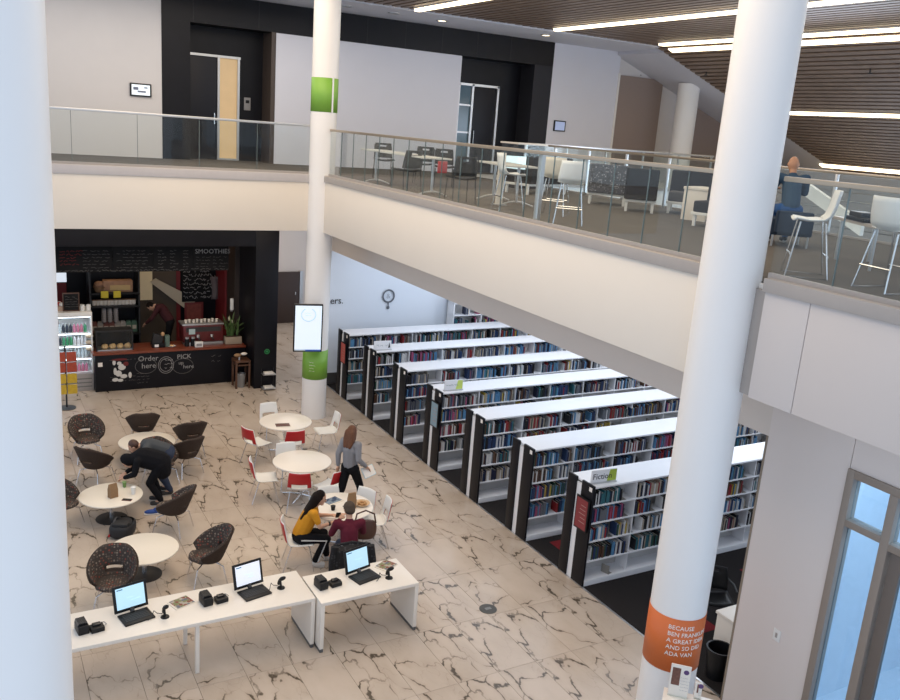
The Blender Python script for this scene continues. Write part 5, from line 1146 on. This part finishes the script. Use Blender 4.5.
# side table + bin
p = atz(240, 387, 0)
t = thing('side_table', 'brown wooden side table beside the cafe counter end', 'table', (6.12, 21.35, 0)); MB().bbox(-.2, .2, -.2, .2, .70, .75, .006).obj('tabletop', darkw, t)
for sx in (-1, 1):
    for sy in (-1, 1): MB().bbox(sx * .17 - .025, sx * .17 + .025, sy * .17 - .025, sy * .17 + .025, 0, .70, .004).obj('leg', darkw, t)
MB().bbox(-.17, .17, -.17, .17, .60, .64, .004).obj('apron', darkw, t)
t = thing('waste_bin', 'small grey bin on the floor under the wooden side table', 'bin', (6.12, 21.32, 0)); MB().lathe([(.09, 0), (.11, .36), (.105, .36), (.085, .01), (0, .01)], 18, cap=False).obj('bucket', mat('bin_grey', (.22, .21, .20), .5), t); MB().lathe([(.115, .35), (.115, .37), (.10, .37)], 18, cap=False).obj('rim', steel, t)
small('napkin_holder', 'tan and white bundle on the wooden side table', 'napkins', (6.06, 21.3, .75), None, lambda t: (MB().ell((-.05, 0, .12), (.1, .06, .05), 10).obj('bundle', kraft, t), MB().ell((.12, 0, .15), (.09, .05, .04), 10).obj('cloth', whitel, t), MB().cyl((0, 0), .03, 0, .1, 10).obj('stand', steel, t)))
t = thing('wire_rack', 'low wire rack with leaflets against the black cafe pier', 'rack', (6.72, YF - .16, 0))
for z in (.04, .42): MB().bbox(-.17, .17, -.11, .11, z, z + .02, .004).obj('tray', steel, t); MB().bbox(-.12, .12, -.08, .08, z + .02, z + .06, .006).obj('leaflets', whitel, t)
for sx in (-1, 1): MB().path([(sx * .16, .1, 0), (sx * .16, .1, .55)], .008, 6).obj('post', blackm, t)
t = thing('pier_badge', 'small round green badge on the black cafe pier', 'badge', aty(267, 351.5, YF)); MB().lathe([(.07, 0), (.07, .01), (.05, .01), (.05, 0)], 18, cap=False).cyl((0, 0), .03, 0, .012, 12).xf(Matrix.Rotation(R_(90), 4, 'X')).obj('emblem', mat('badge_green', (.02, .22, .06), .5), t)
# barista
J = bend(); J['look'] = Vector((0, .4, -.9)); J.update(pelvis=(0, -.1, .95), chest=(0, .12, 1.28), neck=(0, .28, 1.36), head=(0, .40, 1.33), shl=(-.19, .2, 1.30), shr=(.19, .2, 1.30), ell=(-.24, .34, 1.05), elr=(.24, .34, 1.05), wrl=(-.15, .5, .9), wrr=(.15, .5, .9))
p = aty(160, 300, 23.3)
person('person in a dark maroon top bent over behind the cafe counter', (p.x + .15, 23.25, .45), R_(70), J, mat('barista_maroon', (.06, .018, .022), .85), blackc, shoeK, hairb, skin, 'short', fem=False)
struct(MB().box(2.9, 6.2, 22.75, 24.2, 0, .44).obj('floor_cafe', mat('cafe_platform', (.06, .05, .045), .8)))

# ================================================================== UPSTAIRS FURNITURE
F2t = F2 + .012
def flip_table(label, x, y, L, D, rz):
    t = thing('study_table', label, 'table', (x, y, F2t), rz, 'study tables behind the long glass railing')
    MB().bbox(-L / 2, L / 2, -D / 2, D / 2, .715, .745, .006).obj('tabletop', mat('table_grey_white', (.62, .60, .56), .35), t)
    for sx in (-1, 1):
        x_ = sx * (L / 2 - .18); MB().path([(x_, 0, .08), (x_, 0, .715)], .028, 10).obj('column', steel, t)
        for sy in (-1, 1): MB().path([(x_, 0, .10), (x_, sy * .15, .08), (x_, sy * .34, .02)], .022, 8, r2=.014).obj('foot', steel, t)
    return t
flip_table('pale study table with T-shaped legs closest to the green-banded column', 7.95, 16.2, 3.0, .62, R_(90))
flip_table('pale study table beside the white bar stool', 9.0, 13.9, 1.6, .7, R_(78))
gC = 'dark chairs around the study tables'
scd = mat('dark_chair_plastic', (.010, .010, .012), .5, spec=.25)
for lb, px, py, f_ in (('dark chair behind the study table nearest the green-banded column', 384, 160, (7.9, 15.8)), ('dark chair with its back to the railing at the study table', 406, 170, 10), ('dark chair behind the study table, middle of three', 424, 164, (7.9, 15.8)), ('dark chair behind the study table with a red book near it', 444, 167, (8.2, 14.5)), ('dark chair close to the railing beside the white post', 461, 178, -10)):
    p = atz(px, py, F2t + .45); side_chair(lb, (p.x, p.y, F2t), aim(p, f_) if isinstance(f_, tuple) else R_(f_), scd, False, gC, 'study_chair')
t = thing('book', 'red book standing on the chair seat by the study table', 'book', atz(442, 173, F2t + .47), R_(20)); MB().bbox(-.12, .12, -.02, .02, 0, .22, .004).obj('cover', redp, t); MB().box(-.11, .115, -.015, .015, .005, .223).obj('pages', pagem, t)
t = thing('white_post', 'white floor sign post with a yellow tag by the bar stool', 'sign post', atz(498.5, 205, F2t)); MB().bbox(-.07, .07, -.02, .02, 0, .95, .006).obj('panel', whitel, t); MB().box(-.06, .06, -.024, -.02, .62, .70).obj('tag', mat('tag_yellow2', (.5, .36, .08), .6), t); MB().bbox(-.12, .12, -.1, .1, 0, .02, .004).obj('foot', steel, t)
def bar_stool(label, px, py, rz, m_=whitep):
    p = atz(px, py, F2t); t = thing('bar_stool', label, 'stool', (p.x, p.y, F2t), R_(rz), 'white bar stools behind the railing'); zsn = .63
    prof = [(.21, zsn - .02), (.19, zsn), (.05, zsn - .015), (-.12, zsn), (-.19, zsn + .06), (-.22, zsn + .16), (-.25, zsn + .34)]
    def fn(u, v):
        k = v * (len(prof) - 1); i = min(int(k), len(prof) - 2); f_ = k - i; y = prof[i][0] * (1 - f_) + prof[i + 1][0] * f_; z = prof[i][1] * (1 - f_) + prof[i + 1][1] * f_; wv = .21 if v < .6 else .21 - .035 * ((v - .6) / .4) ** 2
        return ((2 * u - 1) * wv, y + (.05 * (2 * u - 1) ** 2 if v > .55 else 0), z + (.02 * (2 * u - 1) ** 2 if v < .55 else 0))
    MB().grid(fn, 12, 18).obj('seat_shell', m_, t, solid=.014)
    for sx in (-1, 1): MB().path([(.15 * sx, .14, zsn - .02), (.22 * sx, .22, .012), (.22 * sx, -.22, .012), (.15 * sx, -.12, zsn - .02)], .011, 8).obj('sled_leg', chrome, t)
    MB().path([(-.20, .195, .25), (.20, .195, .25)], .010, 8).obj('footrest', chrome, t); MB().path([(-.2, -.19, .25), (.2, -.19, .25)], .010, 8).obj('rear_bar', chrome, t); return t
bar_stool('white bar stool beside the white sign post', 507, 211, -105); bar_stool('cream bar stool behind the tall steel railing post', 553, 215, -48, mat('cream_plastic', (.72, .66, .55), .4)); bar_stool('white bar stool with its back to the railing by the steel post', 567, 224, -36)
bar_stool('white bar stool side on behind the short glass railing', 803, 276, 45); bar_stool('white bar stool facing the black device behind the short railing', 884, 291, -100)
# lounge
def lounge(label, p, rz, L, seatm, backm, backh=.40, name='lounge_sofa', back=True):
    t = thing(name, label, 'sofa', (p.x, p.y, F2t), rz); D = .7
    MB().bbox(-L / 2, L / 2, -D / 2, D / 2, .19, .24, .008).obj('frame', whitep, t); MB().bbox(-L / 2 + .03, L / 2 - .03, -D / 2 + .02, D / 2, .24, .43, .03).obj('seat_cushion', seatm, t)
    if back: MB().bbox(-L / 2, L / 2, -D / 2 - .06, -D / 2 + .14, .24, .43 + backh, .03).obj('backrest', backm, t)
    for sx in (-1, 1):
        for sy in (-1, 1): MB().bbox(sx * (L / 2 - .06) - .025, sx * (L / 2 - .06) + .025, sy * (D / 2 - .06) - .025, sy * (D / 2 - .06) + .025, 0, .19, .004).obj('leg', whitep, t)
    return t
darkf = mat('dark_upholstery', (.035, .033, .035), .85, bump=.3, scale=20); greyf = mat('grey_upholstery', (.11, .105, .105), .85)
p = atz(606, 204, F2t); lounge('speckled grey lounge seat with its back to the railing', p, R_(-40), .82, speck, speck)
p = atz(638, 211, F2t); lounge('dark sofa between the speckled seat and the grey-seated sofa', p, R_(-40), .62, darkf, darkf)
p = atz(676, 210, F2t); p.x -= .4; p.y -= .75; lounge('dark sofa with a grey seat facing the railing', p, R_(132), .85, greyf, darkf)
t = thing('side_table', 'white cube side table beside the dark sofa', 'table', atz(700, 220, F2t), R_(20)); MB().bbox(-.35, .35, -.25, .25, .55, .60, .006).obj('tabletop', whitel, t); MB().bbox(-.33, -.28, -.24, .24, 0, .55, .004).obj('side_panel', whitel, t); MB().bbox(.28, .33, -.24, .24, 0, .55, .004).obj('side_panel', whitel, t)
p = atz(722, 228, F2t); lounge('dark lounge seat half hidden by the orange-banded column', p, R_(110), .9, darkf, darkf)
p = atz(560, 192, F2t); lounge('low dark bench behind the cream bar stool', Vector((11.6, 16.6, 0)), R_(20), 1.6, darkf, darkf)
# glass case at far corner; inner block glows in place of brightly lit glass
t = thing('glass_case', 'bright glass display case at the far corner of the railing', 'display case', (12.3, 18.3, F2t)); MB().bbox(-.45, .45, -.4, .4, 0, .45, .01).obj('base', blackp, t); MB().box(-.42, .42, -.37, .37, .45, 1.05).obj('glass_box', glass, t); MB().box(-.38, .38, -.33, .33, .46, .75).obj('glow_block', mat('case_glow', (.8, .92, .95), .4, emit=(.75, .9, .95), estr=.8), t); MB().bbox(-.45, .45, -.4, .4, 1.05, 1.09, .006).obj('top', whitel, t)
# man upstairs at right + his table
t = thing('low_table', 'grey low table holding a black device behind the short railing', 'table', (10.1, 6.9, F2t), R_(60)); MB().bbox(-.6, .6, -.3, .3, .52, .56, .006).obj('tabletop', mat('table_grey', (.40, .36, .33), .4), t)
for sx in (-1, 1):
    for sy in (-1, 1): MB().path([(sx * .5, sy * .22, .0), (sx * .5, sy * .22, .52)], .02, 8).obj('leg', steel, t)
t = thing('equipment_box', 'black flat device on the grey low table', 'device', (9.95, 6.95, F2t + .56), R_(60)); MB().bbox(-.28, .28, -.16, .16, 0, .05, .008).obj('body', blackp, t); MB().bbox(-.1, .25, -.1, .12, .05, .11, .01).obj('upper_body', blackm, t)
q = atx(797, 170, 10.6)
J = sit(.05, False); J['look'] = Vector((0, 1, -.2)); BLUE = mat('blue_grey_cloth', (.04, .075, .12), .85)
px_ = q.x; person('bald person in dark blue seated behind the short railing', (q.x, q.y, F2t + .0), R_(-35), J, BLUE, mat('blue_jeans', (.03, .09, .24), .85), shoeK, None, skin2, None, fem=False)
t = thing('lounge_chair', 'slate low chair under the seated bald person', 'chair', (q.x, q.y, F2t), R_(-35)); MB().bbox(-.3, .3, -.25, .32, .16, .40, .03).obj('seat', mat('slate_uphol', (.03, .045, .07), .85), t); MB().bbox(-.26, .26, -.34, -.24, .2, .52, .03).obj('backrest', mat('slate_uphol', (.03, .045, .07), .85), t)
for sx in (-1, 1):
    for sy in (-1, 1): MB().path([(sx * .25, sy * .22, 0), (sx * .25, sy * .22, .17)], .018, 8).obj('leg', steel, t)
# stair stringer behind far railing
t = thing('stair_stringer', 'sloping white stair edge beyond the far railing', 'stairs', (0, 0, 0)); a0 = atx(800, 178, 14.2); a1 = atx(862, 222, 14.2)
MB().add([(14.2, a0.y, a0.z), (14.2, a1.y, a1.z), (14.2, a1.y, a1.z - .25), (14.2, a0.y, a0.z - .25), (14.3, a0.y, a0.z), (14.3, a1.y, a1.z), (14.3, a1.y, a1.z - .25), (14.3, a0.y, a0.z - .25)], [(0, 1, 2, 3), (7, 6, 5, 4), (0, 4, 5, 1), (1, 5, 6, 2), (2, 6, 7, 3), (3, 7, 4, 0)]).obj('stringer', white, t)
# brochures at the foot of the orange column
bp_ = Vector((6.92, 5.55, .66))
def flyer(px, py, Y, w_, h_, label, name):
    p = atz(px, py, PZ); t = thing(name, label, 'flyer', p, R_(-44)); MB().bbox(-w_ / 2, w_ / 2, -.006, .006, 0, h_, .002).obj('sheet', whitel, t); MB().box(-w_ / 2 + .02, -.0, -.008, -.006, h_ * .35, h_ * .9).obj('photo', mat('flyer_photo', (.16, .07, .05), .6, var=.6, scale=30), t); MB().ell((w_ * .28, -.007, h_ * .8), (.03, .002, .03), 12).obj('emblem', mat('flyer_emblem', (.10, .05, .15), .6), t); MB().bbox(-w_ / 2, w_ / 2, -.03, .04, 0, .01, .003).obj('holder', glass, t)
    mb = MB(); [squiggle(mb, w_ * .05, w_ * .45, h_ * (.62 - k * .1), -.008, .006, .012, .2, .0015) for k in range(5)]; mb.obj('print', mat('flyer_print', (.3, .3, .32), .6), t); return t
flyer(677, 696, 0, .22, .40, 'white flyer with a dark photo standing at the foot of the orange-banded column', 'flyer'); flyer(697, 698, 0, .075, .20, 'narrow white card standing next to the larger flyer', 'card')

for o in bpy.data.objects:
    if o.type == 'MESH' and o.parent and o.name.split('.')[0] in ('chalk_writing', 'chalk_drawing', 'wreath_graphic', 'lettering', 'chalk_lettering', 'print', 'screen_graphic', 'keys'): o['kind'] = 'stuff'
